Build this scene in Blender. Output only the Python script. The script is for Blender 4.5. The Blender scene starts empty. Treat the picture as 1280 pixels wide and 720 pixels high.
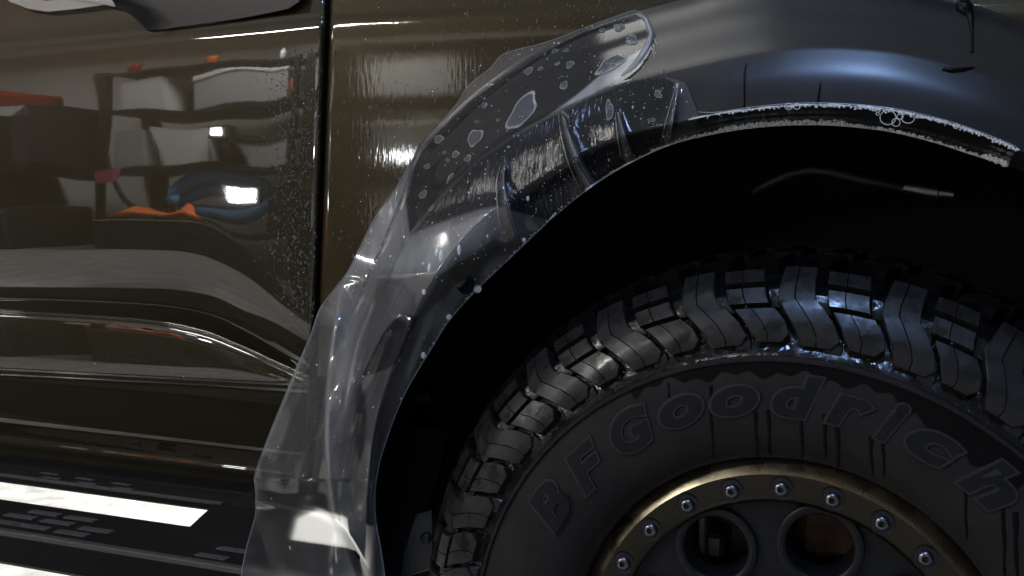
import bpy, math, random
import numpy as np
random.seed(7); rng = np.random.default_rng(7)
sc = bpy.context.scene
R = math.radians

# ------------------------------------------------------------------ camera
YAW, PIT, FPX = R(22.0), R(4.1), 1244.4            # 35 mm lens; photograph 1280 px wide
WHEEL = np.array([0.0, 0.0, .455])                 # wheel centre, beadlock face at Y = 0
rt = np.array([math.cos(YAW), math.sin(YAW), 0])
fw = np.array([-math.sin(YAW)*math.cos(PIT), math.cos(YAW)*math.cos(PIT), -math.sin(PIT)])
up = np.cross(rt, fw)
CAM = WHEEL - .294*rt + .42*up - 1.088*fw
cd = bpy.data.cameras.new('camera'); cam = bpy.data.objects.new('camera', cd)
sc.collection.objects.link(cam); sc.camera = cam
cam.location = CAM; cam.rotation_euler = (R(90)-PIT, 0, YAW)
cd.lens = 35.0; cd.sensor_width = 36.0; cd.clip_start = .02; cd.clip_end = 200
cd.dof.use_dof = False

# ------------------------------------------------------------------ world and exposure
w = bpy.data.worlds.new('World'); sc.world = w; w.use_nodes = True
w.node_tree.nodes['Background'].inputs[0].default_value = (.75, .8, .9, 1)
w.node_tree.nodes['Background'].inputs[1].default_value = .03
sc.view_settings.view_transform = 'Standard'; sc.view_settings.look = 'None'
sc.view_settings.exposure = 0.0; sc.view_settings.gamma = 1.0
sc.view_settings.use_curve_mapping = False

# ceiling lamps: (x, y, z, size x, size y, watts, colour, rotation z)
LAMPS = [
    (.16, -1.12, 2.70, .36, .18, 25, (.34, .54, 1.0), 'cool white LED panel lamp hung over the front wheel side'),
    (-3.0, -3.0, 2.75, 1.2, .30, 130, (1, .97, .92), 'warm white LED panel lamp hung over the shelves'),
    (-1.4, 2.6, 2.70, 1.2, .60, 460, (1, .98, .95), 'large white LED panel lamp hung on the far side of the truck'),
    (-5.8, -2.9, 2.75, 1.2, .30, 80, (1, .97, .92), 'warm white LED panel lamp hung before the red topped cabinet'),
    (-.80, .0, 2.82, .70, .50, 4.4, (1, .985, .95), 'white LED panel lamp hung straight above the truck'),
]

# ------------------------------------------------------------------ helpers
col = sc.collection
def U(px, py, Y):
    """photograph pixel -> point of the vertical plane at depth Y"""
    px, py, Y = np.broadcast_arrays(np.asarray(px, float), np.asarray(py, float), np.asarray(Y, float))
    d = fw + ((px-640)/FPX)[..., None]*rt + ((360-py)/FPX)[..., None]*up
    return CAM + d*((Y-CAM[1])/d[..., 1])[..., None]
def UZ(px, py, z):
    d = fw + (px-640)/FPX*rt + (360-py)/FPX*up
    return CAM + d*(z-CAM[2])/d[2]
def PX(P):
    q = np.asarray(P)-CAM; zz = q@fw
    return 640+FPX*(q@rt)/zz, 360-FPX*(q@up)/zz

def setp(o, label=None, cat=None, group=None, kind=None):
    if label: o['label'] = label
    if cat: o['category'] = cat
    if group: o['group'] = group
    if kind: o['kind'] = kind
    return o
def link(name, me, mat=None, parent=None, smooth=True, loc=None):
    o = bpy.data.objects.new(name, me); col.objects.link(o)
    if mat is not None and not me.materials:
        for m in (mat if isinstance(mat, (list, tuple)) else [mat]): me.materials.append(m)
    if parent: o.parent = parent
    if loc is not None: o.location = loc
    return o
def mesh(name, V, F, smooth=True, fmat=None):
    me = bpy.data.meshes.new(name)
    me.from_pydata([tuple(map(float, v)) for v in V], [], [tuple(f) for f in F])
    if smooth: me.polygons.foreach_set('use_smooth', [True]*len(me.polygons))
    if fmat is not None: me.polygons.foreach_set('material_index', fmat)
    me.update(); return me
def sharp(me, deg=35):
    me.set_sharp_from_angle(angle=R(deg)); return me
def empty(name, loc=(0, 0, 0)):
    o = bpy.data.objects.new(name, None); col.objects.link(o); o.location = loc; o.empty_display_size = .1
    return o
class MB:
    def __init__(s): s.v = []; s.f = []; s.m = []
    def add(s, V, F, mi=0):
        b = len(s.v); s.v += [tuple(map(float, p)) for p in V]; s.f += [tuple(i+b for i in f) for f in F]; s.m += [mi]*len(F); return s
    def box(s, x0, x1, y0, y1, z0, z1, mi=0):
        V = [(x, y, z) for x in (x0, x1) for y in (y0, y1) for z in (z0, z1)]
        return s.add(V, [(0,1,3,2),(4,6,7,5),(0,4,5,1),(2,3,7,6),(0,2,6,4),(1,5,7,3)], mi)
    def bbox(s, x0, x1, y0, y1, z0, z1, b=.004, mi=0):
        """box with chamfered edges"""
        c = [((x0+x1)/2, (y0+y1)/2, (z0+z1)/2)]; h = ((x1-x0)/2, (y1-y0)/2, (z1-z0)/2); cx, cy, cz = c[0]
        b = min(b, *(.45*k for k in h)); V = []; idx = {}
        for sx in (-1,1):
            for sy in (-1,1):
                for sz in (-1,1):
                    for ax in range(3):
                        q = [h[k]-(0 if k == ax else b) for k in range(3)]
                        idx[sx,sy,sz,ax] = len(V); V.append((cx+sx*q[0], cy+sy*q[1], cz+sz*q[2]))
        F = []
        for ax in range(3):
            o = [k for k in range(3) if k != ax]
            for sg in (-1,1):
                f = []
                for a, bb in ((-1,-1),(1,-1),(1,1),(-1,1)):
                    t = [0,0,0]; t[ax] = sg; t[o[0]] = a; t[o[1]] = bb; f.append(idx[t[0],t[1],t[2],ax])
                F.append(f)
        for ax in range(3):
            o = [k for k in range(3) if k != ax]
            for a in (-1,1):
                for bb in (-1,1):
                    f = []
                    for sg, k in ((-1,0),(-1,1),(1,1),(1,0)):
                        t = [0,0,0]; t[ax] = sg; t[o[0]] = a; t[o[1]] = bb; f.append(idx[t[0],t[1],t[2],o[k]])
                    F.append(f)
        for sx in (-1,1):
            for sy in (-1,1):
                for sz in (-1,1): F.append([idx[sx,sy,sz,k] for k in range(3)])
        return s.add(V, F, mi)
    def tube(s, pts, rad, n=8, mi=0, cap=True):
        pts = np.asarray(pts, float); rad = np.broadcast_to(np.asarray(rad, float), (len(pts),))
        T = np.gradient(pts, axis=0); T /= np.linalg.norm(T, axis=1)[:, None]+1e-12
        ref = np.array([0, 0, 1.]) if abs(T[0][2]) < .9 else np.array([1., 0, 0])
        V = []
        a = np.cross(ref, T[0]); a /= np.linalg.norm(a)
        for i in range(len(pts)):
            a = a-T[i]*(a@T[i]); a /= np.linalg.norm(a)+1e-12; b = np.cross(T[i], a)
            for k in range(n):
                t = 2*math.pi*k/n; V.append(pts[i]+rad[i]*(math.cos(t)*a+math.sin(t)*b))
        F = [(i*n+k, i*n+(k+1) % n, (i+1)*n+(k+1) % n, (i+1)*n+k) for i in range(len(pts)-1) for k in range(n)]
        if cap: F += [list(range(n))[::-1], [(len(pts)-1)*n+k for k in range(n)]]
        return s.add(V, F, mi)
    def lathe_y(s, prof, n=96, a0=0, a1=2*math.pi, c=(0, 0), mi=0):
        """profile of (radius, y) turned about the Y axis through (x, z) = c"""
        full = abs(a1-a0-2*math.pi) < 1e-6; m = n if full else n+1; V = []; k = len(prof)
        for i in range(m):
            a = a0+(a1-a0)*i/n
            for r_, y_ in prof: V.append((c[0]+r_*math.cos(a), y_, c[1]+r_*math.sin(a)))
        F = [(i*k+j, ((i+1) % m)*k+j, ((i+1) % m)*k+j+1, i*k+j+1) for i in range(n) for j in range(k-1)]
        return s.add(V, F, mi)
    def build(s, name, mat, parent=None, smooth=True, sh=None, loc=None):
        me = mesh(name, s.v, s.f, smooth, s.m if isinstance(mat, (list, tuple)) else None)
        if sh: sharp(me, sh)
        return link(name, me, mat, parent, loc=loc)
def grid_faces(nu, nv):
    return [(i*nv+j, (i+1)*nv+j, (i+1)*nv+j+1, i*nv+j+1) for i in range(nu-1) for j in range(nv-1)]
def smoothstep(a, b, x):
    t = np.clip((np.asarray(x, float)-a)/(b-a), 0, 1); return t*t*(3-2*t)
def pchip(x, y, q):
    x = np.asarray(x, float); y = np.asarray(y, float); q = np.asarray(q, float)
    h = np.diff(x); d = np.diff(y)/h; m = np.zeros_like(y)
    for i in range(1, len(x)-1):
        if d[i-1]*d[i] > 0:
            w1 = 2*h[i]+h[i-1]; w2 = h[i]+2*h[i-1]; m[i] = (w1+w2)/(w1/d[i-1]+w2/d[i])
    m[0] = d[0]; m[-1] = d[-1]
    i = np.clip(np.searchsorted(x, q)-1, 0, len(x)-2); t = (q-x[i])/h[i]
    return ((2*t**3-3*t**2+1)*y[i]+(t**3-2*t**2+t)*h[i]*m[i]+(-2*t**3+3*t**2)*y[i+1]+(t**3-t**2)*h[i]*m[i+1])
def polydist(px, py, pts):
    """distance in pixels to a polyline, and the fraction along it"""
    px = np.asarray(px, float); py = np.asarray(py, float)
    best = np.full(px.shape, 1e9); fr = np.zeros(px.shape); L = [0]
    for a, b in zip(pts[:-1], pts[1:]): L.append(L[-1]+math.hypot(b[0]-a[0], b[1]-a[1]))
    for k, (a, b) in enumerate(zip(pts[:-1], pts[1:])):
        dx, dy = b[0]-a[0], b[1]-a[1]; l2 = dx*dx+dy*dy
        t = np.clip(((px-a[0])*dx+(py-a[1])*dy)/l2, 0, 1)
        d = np.hypot(px-a[0]-t*dx, py-a[1]-t*dy); m = d < best
        best = np.where(m, d, best); fr = np.where(m, (L[k]+t*math.sqrt(l2))/L[-1], fr)
    return best, fr
def inpoly(px, py, pts):
    px = np.asarray(px, float); py = np.asarray(py, float); c = np.zeros(px.shape, bool); n = len(pts)
    for i in range(n):
        x0, y0 = pts[i]; x1, y1 = pts[(i+1) % n]
        c ^= ((y0 > py) != (y1 > py)) & (px < (x1-x0)*(py-y0)/((y1-y0) or 1e-9)+x0)
    return c
def insmooth(px, py, pts, wdt=4.0):
    """1 inside, 0 outside, soft edge of wdt pixels"""
    d, _ = polydist(px, py, list(pts)+[pts[0]]); s = np.where(inpoly(px, py, pts), d, -d)
    return smoothstep(-wdt/2, wdt/2, s)

# ------------------------------------------------------------------ materials
def mat(name, base=(.5, .5, .5), rough=.5, metal=0., coat=0., coat_r=.03, spec=.5, noise=None, bump=None, rnoise=None, emit=None):
    m = bpy.data.materials.new(name); m.use_nodes = True; nt = m.node_tree; b = nt.nodes['Principled BSDF']
    b.inputs['Base Color'].default_value = (*base, 1); b.inputs['Roughness'].default_value = rough
    b.inputs['Metallic'].default_value = metal; b.inputs['Coat Weight'].default_value = coat
    b.inputs['Coat Roughness'].default_value = coat_r; b.inputs['Specular IOR Level'].default_value = spec
    tc = nt.nodes.new('ShaderNodeTexCoord')
    def nz(scale, detail=4):
        n = nt.nodes.new('ShaderNodeTexNoise'); n.inputs['Scale'].default_value = scale if not isinstance(scale, tuple) else 1
        n.inputs['Detail'].default_value = detail
        if isinstance(scale, tuple):
            mp = nt.nodes.new('ShaderNodeMapping'); mp.inputs['Scale'].default_value = scale
            nt.links.new(tc.outputs['Object'], mp.inputs[0]); nt.links.new(mp.outputs[0], n.inputs['Vector'])
        else: nt.links.new(tc.outputs['Object'], n.inputs['Vector'])
        return n
    if noise:                                  # (scale, other colour, low, high)
        n = nz(noise[0]); rp = nt.nodes.new('ShaderNodeMapRange'); mx = nt.nodes.new('ShaderNodeMix'); mx.data_type = 'RGBA'
        rp.inputs[1].default_value = noise[2]; rp.inputs[2].default_value = noise[3]
        nt.links.new(n.outputs[0], rp.inputs[0]); nt.links.new(rp.outputs[0], mx.inputs[0])
        mx.inputs[6].default_value = (*base, 1); mx.inputs[7].default_value = (*noise[1], 1)
        nt.links.new(mx.outputs[2], b.inputs['Base Color'])
    if rnoise:                                 # (scale, low roughness, high roughness)
        n = nz(rnoise[0]); rp = nt.nodes.new('ShaderNodeMapRange'); rp.inputs[1].default_value = .35; rp.inputs[2].default_value = .65
        rp.inputs[3].default_value = rnoise[1]; rp.inputs[4].default_value = rnoise[2]
        nt.links.new(n.outputs[0], rp.inputs[0]); nt.links.new(rp.outputs[0], b.inputs['Roughness'])
    if bump:                                   # (scale, strength, distance)
        n = nz(bump[0], 2); bp = nt.nodes.new('ShaderNodeBump'); bp.inputs['Strength'].default_value = bump[1]
        bp.inputs['Distance'].default_value = bump[2]; nt.links.new(n.outputs[0], bp.inputs['Height'])
        nt.links.new(bp.outputs[0], b.inputs['Normal'])
        if len(bump) > 3: nt.links.new(bp.outputs[0], b.inputs['Coat Normal'])
    if emit:
        b.inputs['Emission Color'].default_value = (*emit[0], 1); b.inputs['Emission Strength'].default_value = emit[1]
    return m
M = {}
M['paint'] = mat('paint', (.0205, .0162, .0075), .45, .45, 1.0, .02, spec=.08, bump=(240, .04, .00012, 1), noise=(900, (.031, .025, .012), .4, .6))
M['paint'].node_tree.nodes['Principled BSDF'].inputs['Coat IOR'].default_value = 1.75
M['paint_wet'] = mat('wet_paint', (.030, .0225, .0088), .45, .45, 1.0, .05, spec=.08, bump=((230, 230, 40), .10, .0008, 1), noise=(900, (.044, .033, .014), .4, .6))
M['paint_wet'].node_tree.nodes['Principled BSDF'].inputs['Coat IOR'].default_value = 1.6
M['flare'] = mat('flare_satin', (.015, .015, .015), .31, bump=(1500, .12, .0003), rnoise=(9, .29, .35))
M['liner'] = mat('liner_black', (.006, .006, .006), .8, spec=.2, bump=(90, .3, .002))
M['black'] = mat('black_trim', (.007, .007, .008), .45, bump=(900, .2, .0003))
M['gap'] = mat('gap_black', (.003, .003, .003), .9, spec=.1)
M['gloss_black'] = mat('gloss_black', (.005, .005, .006), .34, spec=.3)
M['step'] = mat('step_powdercoat', (.003, .003, .0033), .6, spec=.12, bump=(1100, .5, .0006))
M['pad'] = mat('step_pad', (.05, .05, .049), .75, bump=(1400, .8, .001), noise=(300, (.02, .02, .02), .4, .6))
M['edge'] = mat('edge_highlight_powdercoat', (.03, .03, .03), .38, spec=.6, bump=(700, .9, .0015))  # lighter base colour puts in the highlight of the step's outer edge
M['rubber'] = mat('sidewall_rubber', (.020, .0178, .0168), .6, spec=.2, bump=(600, .12, .0004), rnoise=(14, .5, .66), noise=(22, (.015, .0136, .0130), .4, .62))
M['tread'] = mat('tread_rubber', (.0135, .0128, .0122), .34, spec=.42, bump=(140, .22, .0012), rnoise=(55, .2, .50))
M['tread_shade'] = mat('shaded_tread_rubber', (.003, .003, .003), .5, spec=.2, bump=(200, .35, .002), rnoise=(40, .2, .55))  # shade between the lugs put into the colour: tread rubber made darker
M['letter'] = mat('letter_rubber', (.0075, .0075, .0088), .42, spec=.25, bump=(900, .1, .0003))
M['letter_rim'] = mat('letter_rim_rubber', (.015, .0143, .0142), .45)
M['wet_gloss'] = mat('wet_rubber', (.006, .006, .0065), .2, spec=.5, bump=(90, .5, .003), rnoise=(45, .08, .4))
M['wet'] = mat('water_trail', (.002, .002, .0022), .35, spec=.15)
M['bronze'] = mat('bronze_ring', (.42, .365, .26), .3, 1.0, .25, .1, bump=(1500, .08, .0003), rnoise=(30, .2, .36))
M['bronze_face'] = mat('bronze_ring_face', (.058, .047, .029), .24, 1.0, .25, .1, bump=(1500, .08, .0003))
M['wheel'] = mat('wheel_satin_black', (.006, .0063, .0075), .42, spec=.3, bump=(1300, .12, .0003))
M['bolt'] = mat('bolt_steel', (.20, .20, .22), .30, 1.0)
M['recess'] = mat('bolt_recess', (.008, .008, .008), .5)
M['rust'] = mat('rusty_iron', (.14, .075, .04), .7, bump=(120, .5, .002), noise=(60, (.06, .03, .02), .35, .65))
M['iron'] = mat('brake_iron', (.12, .11, .11), .45, .8, bump=(300, .2, .001))
M['alu'] = mat('aluminium', (.26, .24, .21), .36, 1.0)
M['floor'] = mat('concrete_floor', (.42, .42, .41), .22, bump=(26, .12, .006), noise=(14, (.27, .27, .26), .38, .66), rnoise=(7, .16, .38))
M['wall'] = mat('painted_wall', (.72, .71, .68), .7, bump=(120, .1, .002))
M['ceil'] = mat('ceiling_board', (.45, .44, .42), .8)
M['rack'] = mat('rack_black', (.012, .012, .012), .5)
M['white_bin'] = mat('white_plastic', (.78, .78, .76), .35)
M['grey_bin'] = mat('grey_plastic', (.42, .43, .43), .4)
M['red'] = mat('red_plastic', (.42, .03, .02), .4)
M['pink'] = mat('pink_cloth', (.55, .10, .18), .8)
M['orange'] = mat('orange_plastic', (.75, .16, .03), .5)
M['blue'] = mat('blue_plastic', (.10, .28, .50), .4)
M['dark'] = mat('dark_plastic', (.02, .02, .022), .5)
M['handle'] = mat('handle_grey', (.20, .195, .185), .35, .6, .6, .05)
M['lamp_house'] = mat('lamp_housing', (.7, .7, .7), .4)

def film_material():
    """clear film: sharp reflection everywhere; hazy where it stands off the part, clear and dark where wet film touches"""
    m = bpy.data.materials.new('clear_film'); m.use_nodes = True; nt = m.node_tree; nt.nodes.clear()
    N = nt.nodes.new; L = nt.links.new
    out = N('ShaderNodeOutputMaterial'); at = N('ShaderNodeAttribute'); at.attribute_name = 'haze'
    tr0 = N('ShaderNodeBsdfTransparent'); tr0.inputs[0].default_value = (.90, .90, .90, 1)
    rf = N('ShaderNodeBsdfRefraction'); rf.inputs['IOR'].default_value = 1.06; rf.inputs['Roughness'].default_value = .9; rf.inputs[0].default_value = (.92, .92, .92, 1)
    bl = N('ShaderNodeAttribute'); bl.attribute_name = 'blur'; tr = N('ShaderNodeMixShader'); L(bl.outputs['Fac'], tr.inputs[0]); L(tr0.outputs[0], tr.inputs[1]); L(rf.outputs[0], tr.inputs[2])
    df = N('ShaderNodeBsdfPrincipled'); df.inputs['Base Color'].default_value = (.46, .46, .455, 1); df.inputs['Roughness'].default_value = .34
    tl = N('ShaderNodeBsdfTranslucent'); tl.inputs[0].default_value = (.5, .5, .5, 1)
    tc = N('ShaderNodeTexCoord')
    mp = N('ShaderNodeMapping'); mp.inputs['Scale'].default_value = (38, 10, 9); L(tc.outputs['Object'], mp.inputs[0])
    nz = N('ShaderNodeTexNoise'); nz.inputs['Scale'].default_value = 1; nz.inputs['Detail'].default_value = 3; L(mp.outputs[0], nz.inputs['Vector'])
    mr = N('ShaderNodeMapRange'); mr.inputs[1].default_value = .3; mr.inputs[2].default_value = .7; mr.inputs[3].default_value = .72; mr.inputs[4].default_value = 1.2
    L(nz.outputs[0], mr.inputs[0])
    mu = N('ShaderNodeMath'); mu.operation = 'MULTIPLY'; mu.use_clamp = True; L(at.outputs['Fac'], mu.inputs[0]); L(mr.outputs[0], mu.inputs[1])
    hz = N('ShaderNodeMixShader'); hz.inputs[0].default_value = .18; L(df.outputs[0], hz.inputs[1]); L(tl.outputs[0], hz.inputs[2])
    mx = N('ShaderNodeMixShader'); L(mu.outputs[0], mx.inputs[0]); L(tr.outputs[0], mx.inputs[1]); L(hz.outputs[0], mx.inputs[2])
    gl = N('ShaderNodeBsdfGlossy'); gl.inputs['Roughness'].default_value = .10
    bn = N('ShaderNodeTexNoise'); bn.inputs['Scale'].default_value = 70; bn.inputs['Detail'].default_value = 2; L(tc.outputs['Object'], bn.inputs['Vector'])
    bp = N('ShaderNodeBump'); bp.inputs['Strength'].default_value = .05; bp.inputs['Distance'].default_value = .002; L(bn.outputs[0], bp.inputs['Height'])
    L(bp.outputs[0], gl.inputs['Normal']); L(bp.outputs[0], df.inputs['Normal'])
    fr = N('ShaderNodeFresnel'); fr.inputs[0].default_value = 1.7; L(bp.outputs[0], fr.inputs['Normal'])
    mf = N('ShaderNodeMixShader'); L(fr.outputs[0], mf.inputs[0]); L(mx.outputs[0], mf.inputs[1]); L(gl.outputs[0], mf.inputs[2])
    # wet contact: the water couples the film to the black part, so only the sharp top reflection is left
    wt = N('ShaderNodeBsdfPrincipled'); wt.inputs['Base Color'].default_value = (.020, .020, .0205, 1); wt.inputs['Roughness'].default_value = .10
    a2 = N('ShaderNodeAttribute'); a2.attribute_name = 'wet'
    wn = N('ShaderNodeTexNoise'); wn.inputs['Scale'].default_value = 1; wn.inputs['Detail'].default_value = 5
    m2 = N('ShaderNodeMapping'); m2.inputs['Scale'].default_value = (300, 60, 30); L(tc.outputs['Object'], m2.inputs[0]); L(m2.outputs[0], wn.inputs['Vector'])
    b2 = N('ShaderNodeBump'); b2.inputs['Distance'].default_value = .003
    a3 = N('ShaderNodeAttribute'); a3.attribute_name = 'ripple'; L(a3.outputs['Fac'], b2.inputs['Strength']); L(wn.outputs[0], b2.inputs['Height'])
    L(b2.outputs[0], wt.inputs['Normal'])
    m3 = N('ShaderNodeMixShader'); L(a2.outputs['Fac'], m3.inputs[0]); L(mf.outputs[0], m3.inputs[1]); L(wt.outputs[0], m3.inputs[2])
    L(m3.outputs[0], out.inputs['Surface']); return m
M['film'] = film_material()
def clear(name, tint=(.95, .95, .96), milky=.0, ior=1.4, rough=.03, white=.8):
    m = bpy.data.materials.new(name); m.use_nodes = True; nt = m.node_tree; nt.nodes.clear(); N = nt.nodes.new; L = nt.links.new
    out = N('ShaderNodeOutputMaterial'); tr = N('ShaderNodeBsdfTransparent'); tr.inputs[0].default_value = (*tint, 1)
    df = N('ShaderNodeBsdfDiffuse'); df.inputs[0].default_value = (white, white, white, 1)
    mx = N('ShaderNodeMixShader'); mx.inputs[0].default_value = milky; L(tr.outputs[0], mx.inputs[1]); L(df.outputs[0], mx.inputs[2])
    gl = N('ShaderNodeBsdfGlossy'); gl.inputs['Roughness'].default_value = rough
    fr = N('ShaderNodeFresnel'); fr.inputs[0].default_value = ior
    mf = N('ShaderNodeMixShader'); L(fr.outputs[0], mf.inputs[0]); L(mx.outputs[0], mf.inputs[1]); L(gl.outputs[0], mf.inputs[2])
    L(mf.outputs[0], out.inputs['Surface']); return m
M['water'] = clear('water_drop', (.8, .8, .8), .10, 1.5, .04)
M['bubble'] = clear('air_bubble', (.9, .9, .9), .17, 1.4, .2, .5)
M['bubble_rim'] = clear('bubble_rim', (.9, .9, .9), .38, 1.5, .15, .7)
M['foam'] = clear('soap_foam', (.9, .9, .92), .72, 1.5, .1, .9)
M['film_edge_and_glint'] = clear('film_cut_edge_and_glint', (.9, .9, .9), .30, 1.6, .12, .8)  # film's cut edge, and the drawn-in highlights of the tents

# ------------------------------------------------------------------ setting: floor, wall, ceiling and the lamps
def slab(name, x0, x1, y0, y1, z0, z1, m):
    o = MB().box(x0, x1, y0, y1, z0, z1).build(name, M[m], smooth=False); o['kind'] = 'structure'; return o
slab('floor', -11, 6, -4.6, 7, -.08, 0, 'floor')
slab('wall_back', -11, 6, -4.72, -4.6, .002, 3.0, 'wall')
slab('ceiling', -11, 6, -4.6, 7, 3.0, 3.1, 'ceil')
for i, (x, y, z, sx, sy, wt, c, lab) in enumerate(LAMPS):
    root = empty('panel_lamp', (x, y, z)); setp(root, lab, 'lamp', 'ceiling lamps of the garage')
    b = MB(); t = .03
    b.box(-sx/2-t, sx/2+t, -sy/2-t, -sy/2, -.02, .05); b.box(-sx/2-t, sx/2+t, sy/2, sy/2+t, -.02, .05)
    b.box(-sx/2-t, -sx/2, -sy/2, sy/2, -.02, .05); b.box(sx/2, sx/2+t, -sy/2, sy/2, -.02, .05); b.box(-sx/2, sx/2, -sy/2, sy/2, .03, .05)
    b.build('housing', M['lamp_house'], root, smooth=False)
    MB().tube([(0, 0, .05), (0, 0, 3.0-z)], .008, 8).build('hanger', M['dark'], root)
    ld = bpy.data.lights.new('panel_light', 'AREA'); ld.shape = 'RECTANGLE'; ld.size = sx; ld.size_y = sy; ld.energy = wt; ld.color = c
    lo = bpy.data.objects.new('panel_light', ld); col.objects.link(lo); lo.parent = root; lo.location = (0, 0, 0)

# ------------------------------------------------------------------ truck: door
truck = empty('pickup_truck', (0, .9, 0))
setp(truck, 'dark bronze pickup truck seen close at its front wheel and door', 'truck')
truck_inv = truck.location.copy()
def part(o): o.parent = truck; o.location = o.location - truck_inv; return o

xs_f = [-140, 0, 100, 200, 230, 260, 300, 340, 380, 420]
BT = lambda x: pchip(xs_f, [297, 296, 294, 291, 292, 299, 328, 366, 405, 432], x)     # upper edge of the tuck
CR = lambda x: pchip([-140, 0, 100, 200, 260, 310, 362, 420], [385, 390, 395, 403, 415, 434, 457, 482], x)   # lower crease
TC = lambda x: pchip([-140, 0, 200, 330, 400, 500, 700], [80, 66, 46, 33, 26, 20, 12], x)      # shoulder crease
SB = lambda x: 462+.052*np.asarray(x, float)     # lower edge of the bulge
L1 = lambda x: 546+.118*np.asarray(x, float)
def door_profile(x):
    """(pixel rows, depths) of the door section in pixel column x"""
    tc, bt, cr, sb, l1 = float(TC(x)), float(BT(x)), float(CR(x)), float(SB(x)), float(L1(x))
    k = (cr-bt)/94.0
    ys = [-90, tc-14, tc-4, tc, tc+5, tc+30, (tc+bt)/2, bt-28, bt-6, bt+20*k, bt+45*k, cr-20*k, cr-4, cr-.5, cr+2.5, cr+7, cr+16, (cr+sb)/2+6, sb-3, sb+1, sb+6, (sb+l1)/2-7, l1-20, l1-4, l1, l1+5, l1+14, l1+22, l1+30, l1+44]
    Y = [.1300, .1075, .1050, .1032, .1018, .1000, .0985, .0983, .0990, .1020, .1075+.001*k, .1075+.014*k, .1075+.024*k, .1080+.0245*k, .1066+.003*k, .1060+.0015*k, .1055+.001*k, .1046+.0008*k, .1050+.001*k, .1068+.001*k, .1090, .1180, .1236, .1256, .1252, .1240, .1275, .1300, .1400, .20]
    return ys, Y
def door_Y(px, py):
    px = np.asarray(px, float); py = np.asarray(py, float); out = np.zeros(px.shape)
    for i in np.ndindex(px.shape):
        ys, Y = door_profile(px[i]); out[i] = pchip(ys, Y, py[i])
    return out
def edge_x(py):                                    # the shut line between door and fender
    return 411-.036*np.asarray(py, float)
nu, V = 150, []
tt = np.linspace(0, 1, 190)
for i in range(nu):
    s = i/(nu-1)
    x_ref = -150+(s)*(edge_x(200)-2.6+150)
    ys, Y = door_profile(x_ref)
    # rows concentrate near the creases
    dens = []
    for a, b in zip(ys[:-1], ys[1:]): dens += list(np.linspace(a, b, 7)[:-1])
    dens.append(ys[-1]); dens = np.array(dens); YY = pchip(ys, Y, dens)
    # gentle rounding
    for _ in range(2): YY[1:-1] = .25*YY[:-2]+.5*YY[1:-1]+.25*YY[2:]
    xr = x_ref + s*(edge_x(dens)-edge_x(200))
    # the sheet turns in at the shut line
    near = np.clip((x_ref-(edge_x(200)-2.6))/6.0+1, 0, 1); YY = YY+.010*near**3
    YY = YY+.0012*smoothstep(330, 405, x_ref)**1.5      # crowned towards the hinge edge
    YY = YY+.00010*np.sin(x_ref*.061+dens*.012)*smoothstep(420, 300, dens)+.00008*np.sin(x_ref*.023-dens*.047+1)*smoothstep(420, 300, dens)
    V.append(U(xr, dens, YY))
nv = len(V[0])
V = np.array(V)
ret = V[-1].copy(); ret[:, 1] += .03; V = np.concatenate([V, ret[None]])
door = part(link('door', mesh('door', V.reshape(-1, 3), grid_faces(nu+1, nv)), M['paint']))

# door handle: dark cup and the grey grip whose lower edge shows at the top of the picture
def outline_solid(pts, Yf, Yb, bev=.004, name='solid', dome=0.0):
    """closed pixel outline -> bevelled solid between depths Yf (front) and Yb"""
    pts = np.array(pts, float); n = len(pts)
    a = U(pts[:, 0], pts[:, 1], Yb); c0 = pts.mean(0)
    inn = pts+(c0-pts)/np.linalg.norm(c0-pts, axis=1)[:, None]*bev*900*.6
    b = U(pts[:, 0], pts[:, 1], Yf+bev); c = U(inn[:, 0], inn[:, 1], Yf)
    inn2 = pts+(c0-pts)*.45; d = U(inn2[:, 0], inn2[:, 1], Yf-dome); e = U(c0[0], c0[1], Yf-dome*1.2)
    V = np.concatenate([a, b, c, d, e[None]]); F = []
    for r in range(3): F += [(r*n+i, r*n+(i+1) % n, (r+1)*n+(i+1) % n, (r+1)*n+i) for i in range(n)]
    F += [(3*n+i, 3*n+(i+1) % n, 4*n) for i in range(n)]
    return mesh(name, V, F)
cup = [(138, -30), (137, -2), (146, 9), (163, 18), (176, 30), (184, 38), (205, 37), (250, 32), (300, 24), (335, 17), (362, 11), (376, 2), (381, -10), (381, -30), (260, -40)]
o = link('door_handle', sharp(outline_solid(cup, .100, .14, .004, 'door_handle', 0), 50), M['gloss_black'], door)
trim = [(-60, -60), (-60, -12), (-8, -8), (14, 4), (34, 12), (60, 16), (95, 12), (134, 6), (146, 9), (138, -8), (95, -3), (60, 2), (38, -1), (20, -12), (0, -60)]
o = link('handle_trim', sharp(outline_solid(trim, .102, .13, .003, 'handle_trim'), 50), M['handle'], door)

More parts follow.
